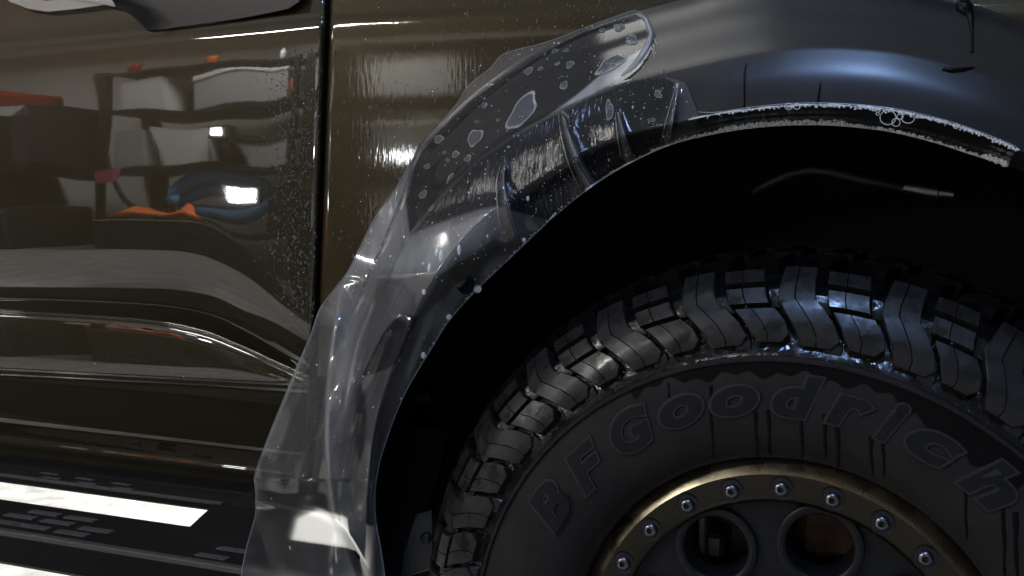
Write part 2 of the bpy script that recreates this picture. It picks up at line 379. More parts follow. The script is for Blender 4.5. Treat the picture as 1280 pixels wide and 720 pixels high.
# ------------------------------------------------------------------ arch curves (pixel radius about the hub against angle, and depth)
HX, HY = 976.0, 840.0
def curve(pts):
    pts = np.array(pts, float); ph = np.degrees(np.arctan2(HY-pts[:, 1], pts[:, 0]-HX)); r_ = np.hypot(HY-pts[:, 1], pts[:, 0]-HX)
    i = np.argsort(ph); return ph[i], r_[i]
def RC(c, ph): return pchip(c[0], c[1], np.clip(ph, c[0][0], c[0][-1]))
E0 = curve([(1420, 110), (1330, 55), (1280, 30), (1230, 13), (1180, 0), (1100, -16), (1000, -24), (900, -14), (850, 0), (800, 13), (733, 36), (664, 70), (594, 119), (553, 157), (525, 185), (506, 236), (484, 290), (462, 340), (440, 390), (420, 450), (405, 520), (395, 600), (390, 680), (388, 760)])
E1 = curve([(1420, 195), (1330, 138), (1280, 112), (1200, 84), (1130, 67), (1060, 60), (990, 61), (920, 71), (860, 84), (800, 99), (740, 119), (684, 142), (631, 169), (592, 200), (546, 247), (516, 290), (490, 340), (468, 395), (450, 450), (437, 520), (430, 600), (428, 680), (430, 760)])
E2 = curve([(1420, 275), (1330, 218), (1280, 190), (1200, 158), (1130, 140), (1060, 132), (1000, 131), (940, 136), (880, 145), (835, 155), (790, 165), (735, 187), (690, 213), (650, 238), (600, 276), (560, 320), (533, 362), (508, 412), (488, 462), (470, 520), (460, 600), (456, 680), (458, 760)])
E3 = curve([(1420, 300), (1330, 240), (1262, 207), (1200, 186), (1130, 166), (1060, 156), (1000, 154), (940, 158), (880, 168), (840, 179), (800, 196), (760, 218), (700, 263), (640, 319), (598, 359), (560, 401), (535, 441), (505, 492), (485, 541), (471, 590), (468, 640), (476, 690), (488, 760)])
Y0, Y1, Y2, Y3 = .072, .004, -.018, .022
def flare_section(ph, n=56):
    """pixel radius, depth across the flare at angle ph: outer skirt, upper face, ridge, lower face, lip, flange"""
    e0, e1, e2, e3 = (float(RC(c, ph)) for c in (E0, E1, E2, E3))
    k = [-.12, -.04, 0, .03, .5, .96, 1.0, 1.06, 1.5, 1.95, 2.0, 2.05, 2.5, 3.0]
    rr = [e0+5, e0+2, e0, e0-1.5, (e0+e1)/2, e1+.05*(e0-e1), e1, e1-.06*(e1-e2), (e1+e2)/2, e2+2, e2, e2-1.5, (e2+e3)/2, e3]
    yy = [.115, .093, .078, Y0, .5*(Y0+Y1)-.002, Y1+.0030, Y1, Y1-.0022, Y1-.0150, Y2+.0006, Y2, Y2+.001, Y2+.55*(Y3-Y2), Y3]
    q = np.linspace(-.12, 3.0, n)
    q = np.unique(np.concatenate([q, [.0, .03, .96, 1, 1.06, 1.95, 2, 2.05]]))
    return q, np.interp(q, k, rr), pchip(k, yy, q)
def flare_pt(ph, r_, Y):
    return U(HX+r_*np.cos(np.radians(ph)), HY-r_*np.sin(np.radians(ph)), Y)
phs = np.linspace(58, 160.5, 400); V = []
for ph in phs:
    q, rr, yy = flare_section(ph); V.append(flare_pt(ph, rr, yy))
V = np.array(V); nq = V.shape[1]
last = V[:, -1].copy(); b1 = last+np.array([0, .006, 0]); out_dir = (last-np.array([0, 0, .455])); out_dir[:, 1] = 0
out_dir /= np.linalg.norm(out_dir, axis=1)[:, None]
b2 = last+out_dir*.02+np.array([0, .012, 0])
V = np.concatenate([V, b1[:, None], b2[:, None]], 1)
flare = part(link('fender_flare', sharp(mesh('fender_flare', V.reshape(-1, 3), grid_faces(len(phs), nq+2)), 60), M['flare']))

# ------------------------------------------------------------------ fender
def fender_Y(px, py):
    px = np.asarray(px, float); py = np.asarray(py, float)
    base = door_Y(np.full(px.shape, 405.), np.minimum(py+ (TC(405.)-TC(np.minimum(px, 700)))*smoothstep(120, 20, py), 395))+.0012
    ph = np.degrees(np.arctan2(HY-py, px-HX)); d = np.hypot(HY-py, px-HX)-RC(E0, ph)
    return base-.0035*smoothstep(430, 1000, px)
gx = np.concatenate([[0, .5, 1.5, 3, 5], np.linspace(8, 960, 150)]); gy = np.linspace(-90, 470, 150)
GX, GY = np.meshgrid(gx, gy, indexing='ij')
PXf = edge_x(GY)+1.8+GX
FY = fender_Y(PXf, GY); FY = FY+.010*np.clip(1-GX/5, 0, 1)**3
ph = np.degrees(np.arctan2(HY-GY, PXf-HX)); d = np.hypot(HY-GY, PXf-HX)-RC(E0, ph)
ok = d > -26
Vf = U(PXf, GY, FY).reshape(-1, 3)
fc = [f for f in grid_faces(len(gx), len(gy)) if all(ok.reshape(-1)[list(f)])]
used = sorted({i for f in fc for i in f}); mp_ = {k: i for i, k in enumerate(used)}
fender = part(link('fender', mesh('fender', Vf[used], [[mp_[i] for i in f] for f in fc]), M['paint_wet']))
# dark seam behind the shut line, and everything behind the panels
b = MB(); b.box(-1.9, .8, .16, .17, .60, 1.6); part(b.build('inner_panel', M['gap'], smooth=False))

# ------------------------------------------------------------------ wheel arch liner
V = []
for ph in np.linspace(40, 190, 90):
    p = flare_pt(ph, float(RC(E3, np.clip(ph, 58, 173))), Y3); c = p-np.array([0, 0, .455]); c[1] = 0; rr = np.linalg.norm(c); c /= rr
    ang = math.atan2(c[2], c[0]); rr = max(rr, .53)
    V.append([(math.cos(ang)*r_, y_, .455+math.sin(ang)*r_) for r_, y_ in ((rr+.012, .034), (rr+.03, .08), (rr+.03, .2), (rr+.025, .36), (rr-.08, .42), (.2, .43), (.0, .43))])
V = np.array(V)
part(link('wheel_arch_liner', mesh('wheel_arch_liner', V.reshape(-1, 3), grid_faces(V.shape[0], V.shape[1])), M['liner']))
# suspension seen dimly above the tyre
b = MB(); t = np.linspace(0, 1, 120); P0 = U(1184, 262, .22); P1 = U(1190, 330, .22)
b.tube([(P0[0]+(P1[0]-P0[0])*k+.024*math.cos(k*44), P0[1]+.024*math.sin(k*44), P0[2]+(P1[2]-P0[2])*k*1.6) for k in t], .0055, 6)
part(b.build('coil_spring', M['black']))
b = MB(); b.tube([U(1128, 234, .15), U(1146, 236, .15), U(1148, 237, .15), U(1172, 241, .15), U(1174, 241, .15), U(1192, 243, .15)], [.007, .008, .0085, .0085, .0065, .006], 14)
part(b.build('hose_fitting', M['alu'], sh=40))
b = MB(); b.tube([U(x, y, .15) for x, y in ((940, 240), (985, 218), (1010, 212), (1040, 215), (1075, 224), (1130, 234))], .0075, 8)
part(b.build('brake_hose', M['black']))
b = MB(); b.tube([U(x, y, .33) for x, y in ((1150, 336), (1180, 330), (1215, 322))], .014, 8); b.tube([U(x, y, .33) for x, y in ((1040, 315), (1075, 306), (1110, 308))], .010, 8)
part(b.build('control_arm', M['black']))

# ------------------------------------------------------------------ rocker and running board
x0, x1 = -2.2, -.50
prof = [(.142, .705), (.150, .692), (.19, .67), (.22, .60), (.22, .50)]
V = np.array([[(x, y, z) for y, z in prof] for x in (x0, x1)])
part(link('rocker_panel', mesh('rocker_panel', V.reshape(-1, 3), grid_faces(2, len(prof)), False), M['black']))
ZS = .553
ol = UZ(0, 664, ZS)[1]; gl_ = UZ(0, 622, ZS)[1]; gi = .030
gap_end = UZ(236, 645, ZS)[0]; sx1 = UZ(405, 716, ZS)[0]
board = part(MB().bbox(x0, sx1, ol, gl_, ZS-.045, ZS, .006).build('running_board', M['step'], sh=30))
def step_piece(n, x0, x1, y0, y1, z0, z1, m='step', bev=.003):
    o = MB().bbox(x0, x1, y0, y1, z0, z1, bev).build(n, M[m], sh=30); o.parent = board; o.location = -board.location-truck_inv+truck_inv
    o.location = (-board.location[0]-truck_inv[0], -board.location[1]-truck_inv[1], -board.location[2]-truck_inv[2])
    return o
step_piece('inner_rail', x0, UZ(364, 643, ZS)[0], gi, .135, ZS-.016, ZS-.003)
ca, cb, cc, ce = UZ(241, 637, ZS)[0], UZ(231, 658, ZS)[0], UZ(358, 677, ZS)[0], UZ(364, 643, ZS)[0]
V = [(ca, gi+.001, z) for z in (ZS-.012, ZS-.004)]+[(cb, gl_-.001, z) for z in (ZS-.012, ZS-.004)]+[(cc, gl_-.001, z) for z in (ZS-.012, ZS-.004)]+[(ce, gi+.001, z) for z in (ZS-.012, ZS-.004)]
MB().add(V, [(0, 2, 3, 1), (2, 4, 5, 3), (4, 6, 7, 5), (6, 0, 1, 7), (1, 3, 5, 7), (0, 6, 4, 2)]).build('bridge_plate', M['step'], board, smooth=False)
step_piece('rail_lip', x0, gap_end, gi-.003, gi+.003, ZS-.005, ZS-.0005, 'pad', .001)
step_piece('edge_highlight', x0, sx1, ol-.0012, ol+.010, ZS-.006, ZS+.0015, 'edge', .002)  # strip added to draw the highlight along the board's outer edge
def pad_at(px, py, lx, ly, dz=.0015, z=ZS):
    p = UZ(px, py, z); return step_piece('grip_pad', p[0]-lx/2, p[0]+lx/2, p[1]-ly/2, p[1]+ly/2, z-.002, z+dz, 'pad', .001)
for px, py in ((26, 646), (72, 653.5), (120, 663), (4, 653), (42, 659), (90, 667), (56, 642), (101, 649), (-30, 640), (-46, 648), (-72, 642)):
    pad_at(px, py, .052, .0125)
for px, py in ((265, 696), (292, 688)): pad_at(px, py, .045, .011)
for px, py in ((62, 592.5), (106.5, 599), (152, 605.5)):
    for k in (0, 1): pad_at(px+k*3, py+5.5*k, .036, .006, z=ZS-.003)

# ------------------------------------------------------------------ wheel
wheel_mb = MB()
# face disc, set back behind the ring, with round lightening holes cut as an annular sheet around each tube
HOLE_R, HOLE_C, NH = .0345, .147, 8
hole_a0 = 75.5
def disc_with_holes(mb, rin, rout, y):
    """sheet between rin and rout with NH round holes (each sector is meshed around its hole)"""
    for k in range(NH):
        ac = R(hole_a0+k*360/NH); n = 48; V = []; F = []
        cx, cz = HOLE_C*math.cos(ac), HOLE_C*math.sin(ac); half = math.pi/NH
        for i in range(n):
            t = 2*math.pi*i/n; dx, dz = math.cos(t), math.sin(t)
            V.append((cx+.044*dx, y, cz+.044*dz))
            # ray from the hole centre to the sector border
            best = 1.0
            for rr, sg in ((rout, 1), (rin, -1)):
                bq = cx*dx+cz*dz; cq = HOLE_C**2-rr**2; disc = bq*bq-cq
                if disc > 0:
                    for s in (-bq+math.sqrt(disc), -bq-math.sqrt(disc)):
                        if s > 1e-6: best = min(best, s)
            for sg in (-1, 1):
                nx, nz = -math.sin(ac+sg*half), math.cos(ac+sg*half)
                den = nx*dx+nz*dz
                if abs(den) > 1e-9:
                    s = -(nx*cx+nz*cz)/den
                    if s > 1e-6: best = min(best, s)
            V.append((cx+best*dx, y, cz+best*dz))
        F = [(2*i, 2*((i+1) % n), 2*((i+1) % n)+1, 2*i+1) for i in range(n)]
        mb.add(V, F)
disc_with_holes(wheel_mb, .084, .204, .016)
wheel_mb.lathe_y([(.095, .016), (.088, .012), (.075, .004), (.072, .000), (.06, -.012), (.0, -.014)], 64)
wheel_mb.lathe_y([(.195, .0185), (.20, .02), (.205, .12), (.19, .2), (.2, .24), (.218, .25)], 96)
wheel = wheel_mb.build('wheel', M['wheel'], sh=40); part(wheel); wheel.location = tuple(np.array(WHEEL)-np.array(truck_inv))
def wp(o): o.parent = wheel; return o
for k in range(NH):                                           # collars of the holes
    a = R(hole_a0+k*360/NH)
    m_ = MB().lathe_y([(.046, .020), (.046, .012), (.0452, .0085), (.0435, .0075), (.0375, .0078), (.0355, .010), (.0345, .016), (.0335, .05), (.033, .075)], 48)
    if k == 0: cm = sharp(mesh('hole_collar', m_.v, m_.f), 45)
    o = wp(link('hole_collar', cm, M['wheel'])); o.location = (HOLE_C*math.cos(a), 0, HOLE_C*math.sin(a))
ring = MB()
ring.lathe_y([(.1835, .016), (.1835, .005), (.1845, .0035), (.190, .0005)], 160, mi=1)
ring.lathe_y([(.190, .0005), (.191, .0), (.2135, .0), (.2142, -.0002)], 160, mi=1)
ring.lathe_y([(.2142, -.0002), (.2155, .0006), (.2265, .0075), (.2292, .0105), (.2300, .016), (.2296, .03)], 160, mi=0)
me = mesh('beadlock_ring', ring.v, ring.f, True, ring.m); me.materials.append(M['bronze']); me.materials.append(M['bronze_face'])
ringo = wp(link('beadlock_ring', sharp(me, 30))); ringo.scale = (1.022, 1, 1.022)
bolt = MB()
bolt.lathe_y([(.0112, -.0012), (.0105, -.0012), (.0098, -.0006), (.0, -.0006)], 24, mi=1)
bolt.lathe_y([(.0070, -.0006), (.0070, -.0022), (.0064, -.0040), (.0050, -.0052), (.0036, -.0057), (.0030, -.0057)], 20, mi=0)
bolt.lathe_y([(.0030, -.0057), (.0026, -.0030), (.0, -.0028)], 6, mi=1)
bme = mesh('bolt', bolt.v, bolt.f, True, bolt.m); bme.materials.append(M['bolt']); bme.materials.append(M['recess']); sharp(bme, 40)
for k in range(24):
    a = R(151.0-15*k); o = wp(link('bolt', bme)); o.location = (.204*math.cos(a), 0, .204*math.sin(a)); o.rotation_euler = (0, random.random(), 0); o.scale = (1.14, 1.14, 1.14)
bd = MB(); bd.lathe_y([(.05, .12), (.165, .12), (.168, .125), (.168, .145), (.05, .145)], 64)
wp(bd.build('brake_disc', M['iron'], sh=30))
cal = MB(); cal.bbox(.005, .085, .07, .16, .105, .19, .012); wp(cal.build('brake_caliper', M['rust'], sh=30))
cal = MB(); cal.bbox(-.105, -.094, .055, .11, .09, .16, .006); cal.bbox(-.097, -.075, .06, .12, .095, .125, .006); wp(cal.build('caliper_bracket', M['iron'], sh=30))

# tyre carcass: (radius, y)
TP = np.array([(.2335, .030), (.2350, .012), (.2375, .001), (.2415, -.010), (.251, -.0205), (.268, -.0295), (.290, -.0345), (.315, -.036), (.338, -.035), (.3460, -.0340), (.3472, -.0372), (.3500, -.0375), (.3520, -.0330), (.358, -.0265), (.370, -.0205), (.385, -.013), (.402, -.002), (.416, .010), (.428, .024), (.437, .042), (.443, .066), (.4475, .10), (.4495, .14), (.4475, .18), (.443, .214), (.437, .238), (.416, .27), (.385, .293), (.34, .315), (.29, .315), (.25, .30), (.22, .27)])
TP[:, 0] = np.where(TP[:, 0] > .36, .36+(TP[:, 0]-.36)*.955, TP[:, 0])
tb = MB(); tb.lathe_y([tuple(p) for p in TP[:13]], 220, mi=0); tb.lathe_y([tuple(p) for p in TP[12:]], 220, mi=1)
wp(tb.build('tyre', [M['rubber'], M['tread_shade']], sh=50))
# tread: positions along the shoulder measured from the foot of the lugs
seg = TP[13:27]; sl = np.concatenate([[0], np.cumsum(np.hypot(*np.diff(seg, axis=0).T))])
# smooth carrier surface
def surf(s, h):
    r_ = pchip(sl, seg[:, 0], s); y_ = pchip(sl, seg[:, 1], s); e = .002
    dr = pchip(sl, seg[:, 0], np.clip(s+e, 0, sl[-1]))-pchip(sl, seg[:, 0], np.clip(s-e, 0, sl[-1]))
    dy = pchip(sl, seg[:, 1], np.clip(s+e, 0, sl[-1]))-pchip(sl, seg[:, 1], np.clip(s-e, 0, sl[-1]))
    n = math.hypot(dr, dy); return float(r_+h*dy/n), float(y_-h*dr/n)
def lug(rows, H, inset=.05, groove=None, name='tread_block', gw=.0012, gd=.003):
    """rows: (s, left angle, right angle[, height]) in degrees about the axle; positive = clockwise seen from outside"""
    V = []; F = []; nr = len(rows)
    for ri, row in enumerate(rows):
        s, a, b_ = row[:3]; h = row[3] if len(row) > 3 else H
        wv = b_-a; ins = .10
        g = groove is not None
        us = [(0-.0, -.004), (ins*.5, h*.92), (ins, h)]
        xs = [(a-.12, -.004), (a+.02, h-.0012), (a+.18, h)]
        if g:
            mdl = a+wv*groove; dg = math.degrees(gw/.42)
            xs += [(mdl-dg, h), (mdl, h-gd), (mdl+dg, h)]
        else: xs += [(a+wv*.5, h)]
        xs += [(b_-.18, h), (b_-.02, h-.0012), (b_+.12, -.004)]
        s_in = s
        for (an, hh) in xs:
            r_, y_ = surf(s_in, hh); t = R(an)
            V.append((r_*math.sin(t), y_, r_*math.cos(t)))
    nc = len(V)//nr
    F = grid_faces(nr, nc)
    # end walls down to the carrier
    for ri, sgn in ((0, -1), (nr-1, 1)):
        s, a, b_ = rows[ri][:3]; base = len(V)
        for an in np.linspace(a-.12, b_+.12, nc):
            r_, y_ = surf(max(0, s+sgn*.0015), -.004); V.append((r_*math.sin(R(an)), y_, r_*math.cos(R(an))))
        for j in range(nc-1): F.append((ri*nc+j, ri*nc+j+1, base+j+1, base+j) if sgn < 0 else (ri*nc+j+1, ri*nc+j, base+j, base+j+1))
    return sharp(mesh(name, V, F), 28)
H = .0165
# A: one long bent lug; B: stepped column of slat, middle block and shoulder block
A_me = lug([(.004, 1.3, 6.0, .006), (.012, .5, 7.1, .0115), (.026, -.6, 6.0, .0145), (.040, -2.0, 4.2, H), (.050, -2.8, 2.7, H), (.062, -2.8, 2.35, H), (.078, -2.5, 2.25, H), (.092, -2.3, 2.2, H)], H, groove=.45, gw=.0008, gd=.002)
B1_me = lug([(.006, 8.5, 12.6, .008), (.014, 7.7, 13.7, .0125), (.027, 6.6, 13.0, .0145), (.040, 5.2, 11.3, .0150)], H, groove=.42, name='shoulder_block', gw=.0007, gd=.0015)
B2_me = lug([(.046, 4.4, 10.4, .0150), (.054, 4.1, 10.0, .0160), (.063, 3.95, 9.8, .0165)], H, groove=.42, name='tread_slat', gw=.0007, gd=.002)
B3_me = lug([(.071, 3.8, 9.7, .0165), (.079, 3.7, 9.5, .0165), (.088, 3.7, 9.3, .0165)], H, groove=.45, name='tread_slat', gw=.0007, gd=.002)
G_me = lug([(.000, 4.7, 7.6, .001), (.006, 4.9, 7.6, .005), (.014, 5.4, 7.4, .006)], .006, name='sidewall_lug')
T_me = lug([(.040, 3.2, 5.2, .006), (.047, 2.5, 4.7, .0105), (.058, 2.3, 4.2, .0122), (.068, 2.4, 3.9, .009)], .008, name='tie_bar')
T2_me = lug([(.046, 10.5, 12.0, .006), (.054, 10.1, 11.8, .0105), (.064, 9.9, 11.7, .0118), (.072, 9.8, 11.7, .008)], .008, name='tie_bar')
NP = 25
for k in range(NP):
    a = R(k*360/NP+1.5)
    for n_, me_, mm in (('tread_block', A_me, 'tread'), ('shoulder_block', B1_me, 'tread'), ('tread_slat', B2_me, 'tread'), ('tread_slat', B3_me, 'tread'), ('sidewall_lug', G_me, 'wet_gloss'), ('tie_bar', T_me, 'wet_gloss'), ('tie_bar', T2_me, 'wet_gloss')):
        o = wp(link(n_, me_, M[mm])); o.rotation_euler = (0, a, 0)
# inner rows of the tread, barely seen over the shoulder: one joined part
b = MB()
for k in range(NP*2):
    for s0, s1, off, wd in ((.105, .135, .5, 4.6), (.145, .175, 3.0, 4.6), (.19, .225, .5, 5.2)):
        a0 = k*180/NP+off; V = []
        for s in (s0, (s0+s1)/2, s1):
            for an, hh in ((a0-.1, -.004), (a0+.1, H), (a0+wd, H), (a0+wd+.2, -.004)):
                r_, y_ = surf(s, hh); V.append((r_*math.sin(R(an+(s-s0)*60)), y_, r_*math.cos(R(an+(s-s0)*60))))
        F = grid_faces(3, 4)+[(0, 1, 2, 3), (11, 10, 9, 8)]
        b.add(V, F)
o = wp(b.build('inner_tread', M['tread_shade'], smooth=False)); o['kind'] = 'stuff'
# raised letters
def letter_mesh(ch, off, shear):
    cu = bpy.data.curves.new('letter', 'FONT'); cu.body = ch; cu.align_x = 'CENTER'; cu.size = 1; cu.shear = shear; cu.offset = off
    cu.extrude = .05; cu.bevel_depth = .008; cu.bevel_resolution = 0; cu.resolution_u = 6
    ob = bpy.data.objects.new('letter', cu); col.objects.link(ob); bpy.context.view_layer.update()
    dg = bpy.context.evaluated_depsgraph_get(); me = bpy.data.meshes.new_from_object(ob.evaluated_get(dg))
    bpy.data.objects.remove(ob)
    co = np.array([v.co[:] for v in me.vertices]); F = [list(p.vertices) for p in me.polygons]; bpy.data.meshes.remove(me)
    return co, F
SPEC = [('B', 147.0, .302, .046, 1), ('F', 134.6, .300, .046, 1), ('G', 121.6, .305, .046, 1), ('o', 110.3, .306, .042, 0), ('o', 99.3, .306, .042, 0), ('d', 87.4, .309, .044, 2), ('r', 77.6, .306, .036, 0), ('i', 70.0, .309, .020, 3), ('c', 61.8, .306, .042, 0), ('h', 50.4, .309, .044, 2)]
def side_Y(r_): return float(pchip(TP[:10, 0], TP[:10, 1], r_))
for ch, ang, rad, wd, kd in SPEC:
    wd *= 1.34 if kd == 0 else 1.22
    hgt = {0: .036, 1: .049, 2: .049, 3: .047}[kd]; lo = -.0215 if kd else -.0175
    lm_ = MB(); ref = None
    for off, zb, zt, mi in ((.064, .0003, .0017, 1), (.030, .0003, .0023, 0)):
        co, F = letter_mesh(ch, off, .24); mn, mx = co.min(0), co.max(0)
        if ref is None: ref = (mn, mx)
        mn, mx = ref
        fx = (co[:, 0]-(mn[0]+mx[0])/2)/(mx[0]-mn[0])*wd; fy = (co[:, 1]-mn[1])/(mx[1]-mn[1])*hgt+lo; fz = co[:, 2]/.058
        nc = []
        for x, y, z in zip(fx, fy, fz):
            rr = rad+y; th = x/(rad+y*.15); yy = side_Y(rr)
            nc.append((rr*math.sin(th), yy-(zb+(zt-zb)*(z*.5+.5)), rr*math.cos(th)))
        lm_.add(nc, F, mi)
    me = mesh('letter', lm_.v, lm_.f, True, lm_.m); me.materials.append(M['letter']); me.materials.append(M['letter_rim']); sharp(me, 40)
    o = wp(link('letter', me, M['letter'])); o.rotation_euler = (0, R(90-ang), 0)
    o['label'] = 'raised rubber letter %s on the tyre sidewall' % ch


# ------------------------------------------------------------------ protective film
F0 = curve([(1420, 272), (1330, 216), (1280, 188), (1200, 156), (1130, 138), (1060, 130), (1000, 129), (940, 134), (900, 140), (874, 140), (856, 104), (846, 100), (834, 96), (818, 60), (817, 45), (806, 20), (790, 14), (770, 21), (733, 34), (700, 47), (672, 56), (650, 61), (631, 67), (612, 86), (586, 107), (571, 130), (549, 157), (520, 192), (493, 238), (470, 270), (450, 309), (431, 345), (403, 381), (388, 420), (372, 456), (350, 510), (328, 566), (319, 592), (320, 622), (318, 650), (307, 690), (300, 730), (298, 760)])
LIFT = [(514, 292), (507, 250), (510, 236), (526, 185), (560, 120), (400, 150), (200, 500), (200, 800), (520, 800), (520, 560), (600, 420), (700, 300), (650, 250), (610, 252), (565, 270)]
FOLDS = [([(403, 381), (425, 348), (455, 346), (500, 345), (545, 341), (575, 326), (612, 300), (640, 272)], .010, 22),
         ([(425, 350), (421, 400), (412, 460), (409, 540), (411, 600), (418, 650), (440, 690)], .016, 18),
         ([(474, 352), (462, 390), (447, 430), (436, 480), (428, 540)], .008, 16),
         ([(403, 381), (380, 436), (352, 506), (330, 560), (322, 600)], .006, 14),
         ([(516, 398), (500, 470), (470, 540), (458, 600), (455, 640)], .006, 14),
         ([(520, 425), (500, 500), (487, 560)], -.004, 14)]
TENTS = [([(702, 140), (710, 172), (724, 208), (744, 242)], .026, 24, 13),
         ([(772, 140), (776, 158), (781, 178), (787, 196)], .020, 16, 8),
         ([(630, 204), (628, 230), (633, 262), (643, 294)], .025, 21, 9),
         ([(848, 104), (843, 130), (838, 156), (834, 178)], .015, 13, 9)]
CONTACT_A = [(507, 250), (512, 294), (520, 282), (548, 248), (594, 203), (634, 174), (684, 146), (722, 118), (752, 92), (780, 74), (808, 58), (812, 42), (800, 26), (784, 24), (733, 38), (664, 72), (594, 121), (553, 159), (528, 188), (514, 216)]
CONTACT_B = [(514, 292), (548, 252), (592, 204), (640, 172), (690, 146), (740, 121), (790, 101), (826, 94), (842, 103), (845, 120), (848, 150), (836, 182), (790, 205), (740, 236), (690, 276), (655, 268), (622, 258), (600, 262), (565, 273), (545, 281)]
PATCHES = [[(523, 396), (505, 392), (490, 402), (478, 418), (468, 438), (452, 471), (480, 463), (494, 455), (503, 440), (512, 420)],
           [(450, 480), (444, 500), (442, 530), (444, 556), (450, 580), (455, 560), (458, 520), (456, 490)],
           [(560, 330), (620, 300), (660, 300), (600, 356), (560, 398), (536, 420), (548, 370)]]
def catmull(pts, n=5):
    p = np.array(pts, float); p = np.vstack([2*p[0]-p[1], p, 2*p[-1]-p[-2]]); out = []
    for i in range(1, len(p)-2):
        for t in np.linspace(0, 1, n, endpoint=False):
            out.append(tuple(.5*(2*p[i]+(p[i+1]-p[i-1])*t+(2*p[i-1]-5*p[i]+4*p[i+1]-p[i+2])*t*t+(3*p[i]-p[i-1]-3*p[i+1]+p[i+2])*t**3)))
    return out+[tuple(p[-2])]
def film_fields(px, py):
    lift = insmooth(px, py, LIFT, 26)*.010
    wet = np.maximum(insmooth(px, py, CONTACT_A, 3), insmooth(px, py, CONTACT_B, 5))
    for i, p in enumerate(PATCHES): wet = np.maximum(wet, insmooth(px, py, p, (3, 6, 26)[i])*(1, .9, .55)[i])
    for pts, amp, wd in FOLDS:
        d, fr = polydist(px, py, catmull(pts)); d = np.sqrt(d*d+16)-4; lift = lift+amp*np.exp(-d/wd)*np.clip(fr*6, 0, 1)**.5*np.clip((1-fr)*6+.2, 0, 1)
    for pts, amp, w0, w1 in TENTS:
        d, fr = polydist(px, py, pts); wd = w0*(.25+.75*fr); g = np.exp(-np.sqrt(d*d+1)/(wd*.55))*np.clip(fr*9+.25, 0, 1)
        lift = lift+amp*g*(.35+.65*fr); wet = wet*(1-.75*smoothstep(.35, .7, g))
    rip = insmooth(px, py, CONTACT_B, 10)*smoothstep(890, 640, px+ .0*py)*.9+.02
    return lift, wet, rip
phl = np.concatenate([np.linspace(65.8, 98, 130), np.linspace(98.2, 171.2, 520)])
NVF = 130
Vf = np.zeros((len(phl), NVF, 3)); FPX_ = np.zeros((len(phl), NVF)); FPY_ = np.zeros((len(phl), NVF)); FYB = np.zeros((len(phl), NVF)); FR = np.zeros((len(phl), NVF))
for i, p_ in enumerate(phl):
    f0 = float(RC(F0, p_)); e3 = float(RC(E3, p_))-(1.5 if p_ < 99 else 1.0); q, rr, yy = flare_section(p_, 80)
    r_ = np.linspace(f0, e3, NVF)
    o_ = np.argsort(rr); Yb = np.interp(r_, rr[o_], yy[o_])
    e0 = float(RC(E0, p_)); e1 = float(RC(E1, p_)); e2 = float(RC(E2, p_))
    # beyond the outer edge of the flare the film runs on almost straight, clear of the fender
    Yb = np.where(r_ > e0-1, np.minimum(Yb, .070+.00010*np.maximum(r_-e0, 0)), Yb)
    # low on the rear side the loose film bridges from its free edge to the lip without following the ridge
    bl = float(smoothstep(133, 150, p_))
    t = (f0-r_)/(f0-e3); Ybr = np.interp(t, [0, .35, .7, 1], [.048, .012, -.010, .018])
    Yb = Yb*(1-bl)+np.minimum(Ybr, Yb)*bl
    FR[i] = r_; FYB[i] = Yb
    FPX_[i] = HX+r_*math.cos(R(p_)); FPY_[i] = HY-r_*math.sin(R(p_))
lift, wet, rip = film_fields(FPX_, FPY_)
# free-hanging part catches the lamp: a broad swelling near the sill
d, fr = polydist(FPX_, FPY_, [(372, 690), (420, 660)])
wob = .0014*np.sin(FPX_*.055+FPY_*.021+1)*insmooth(FPX_, FPY_, LIFT, 40)+.0004*np.sin(FPX_*.13-FPY_*.05)*insmooth(FPX_, FPY_, LIFT, 40)
lm = insmooth(FPX_, FPY_, LIFT, 40)*smoothstep(330, 420, FPY_)
uu = FPX_+.42*(FPY_-400)*(FPY_ < 600)
wob = wob+lm*(.0030*np.sin(uu*.085+.012*FPY_)+.0007*np.sin(uu*.22+1.3-.012*FPY_))
FYY = FYB-.0022-lift-wob
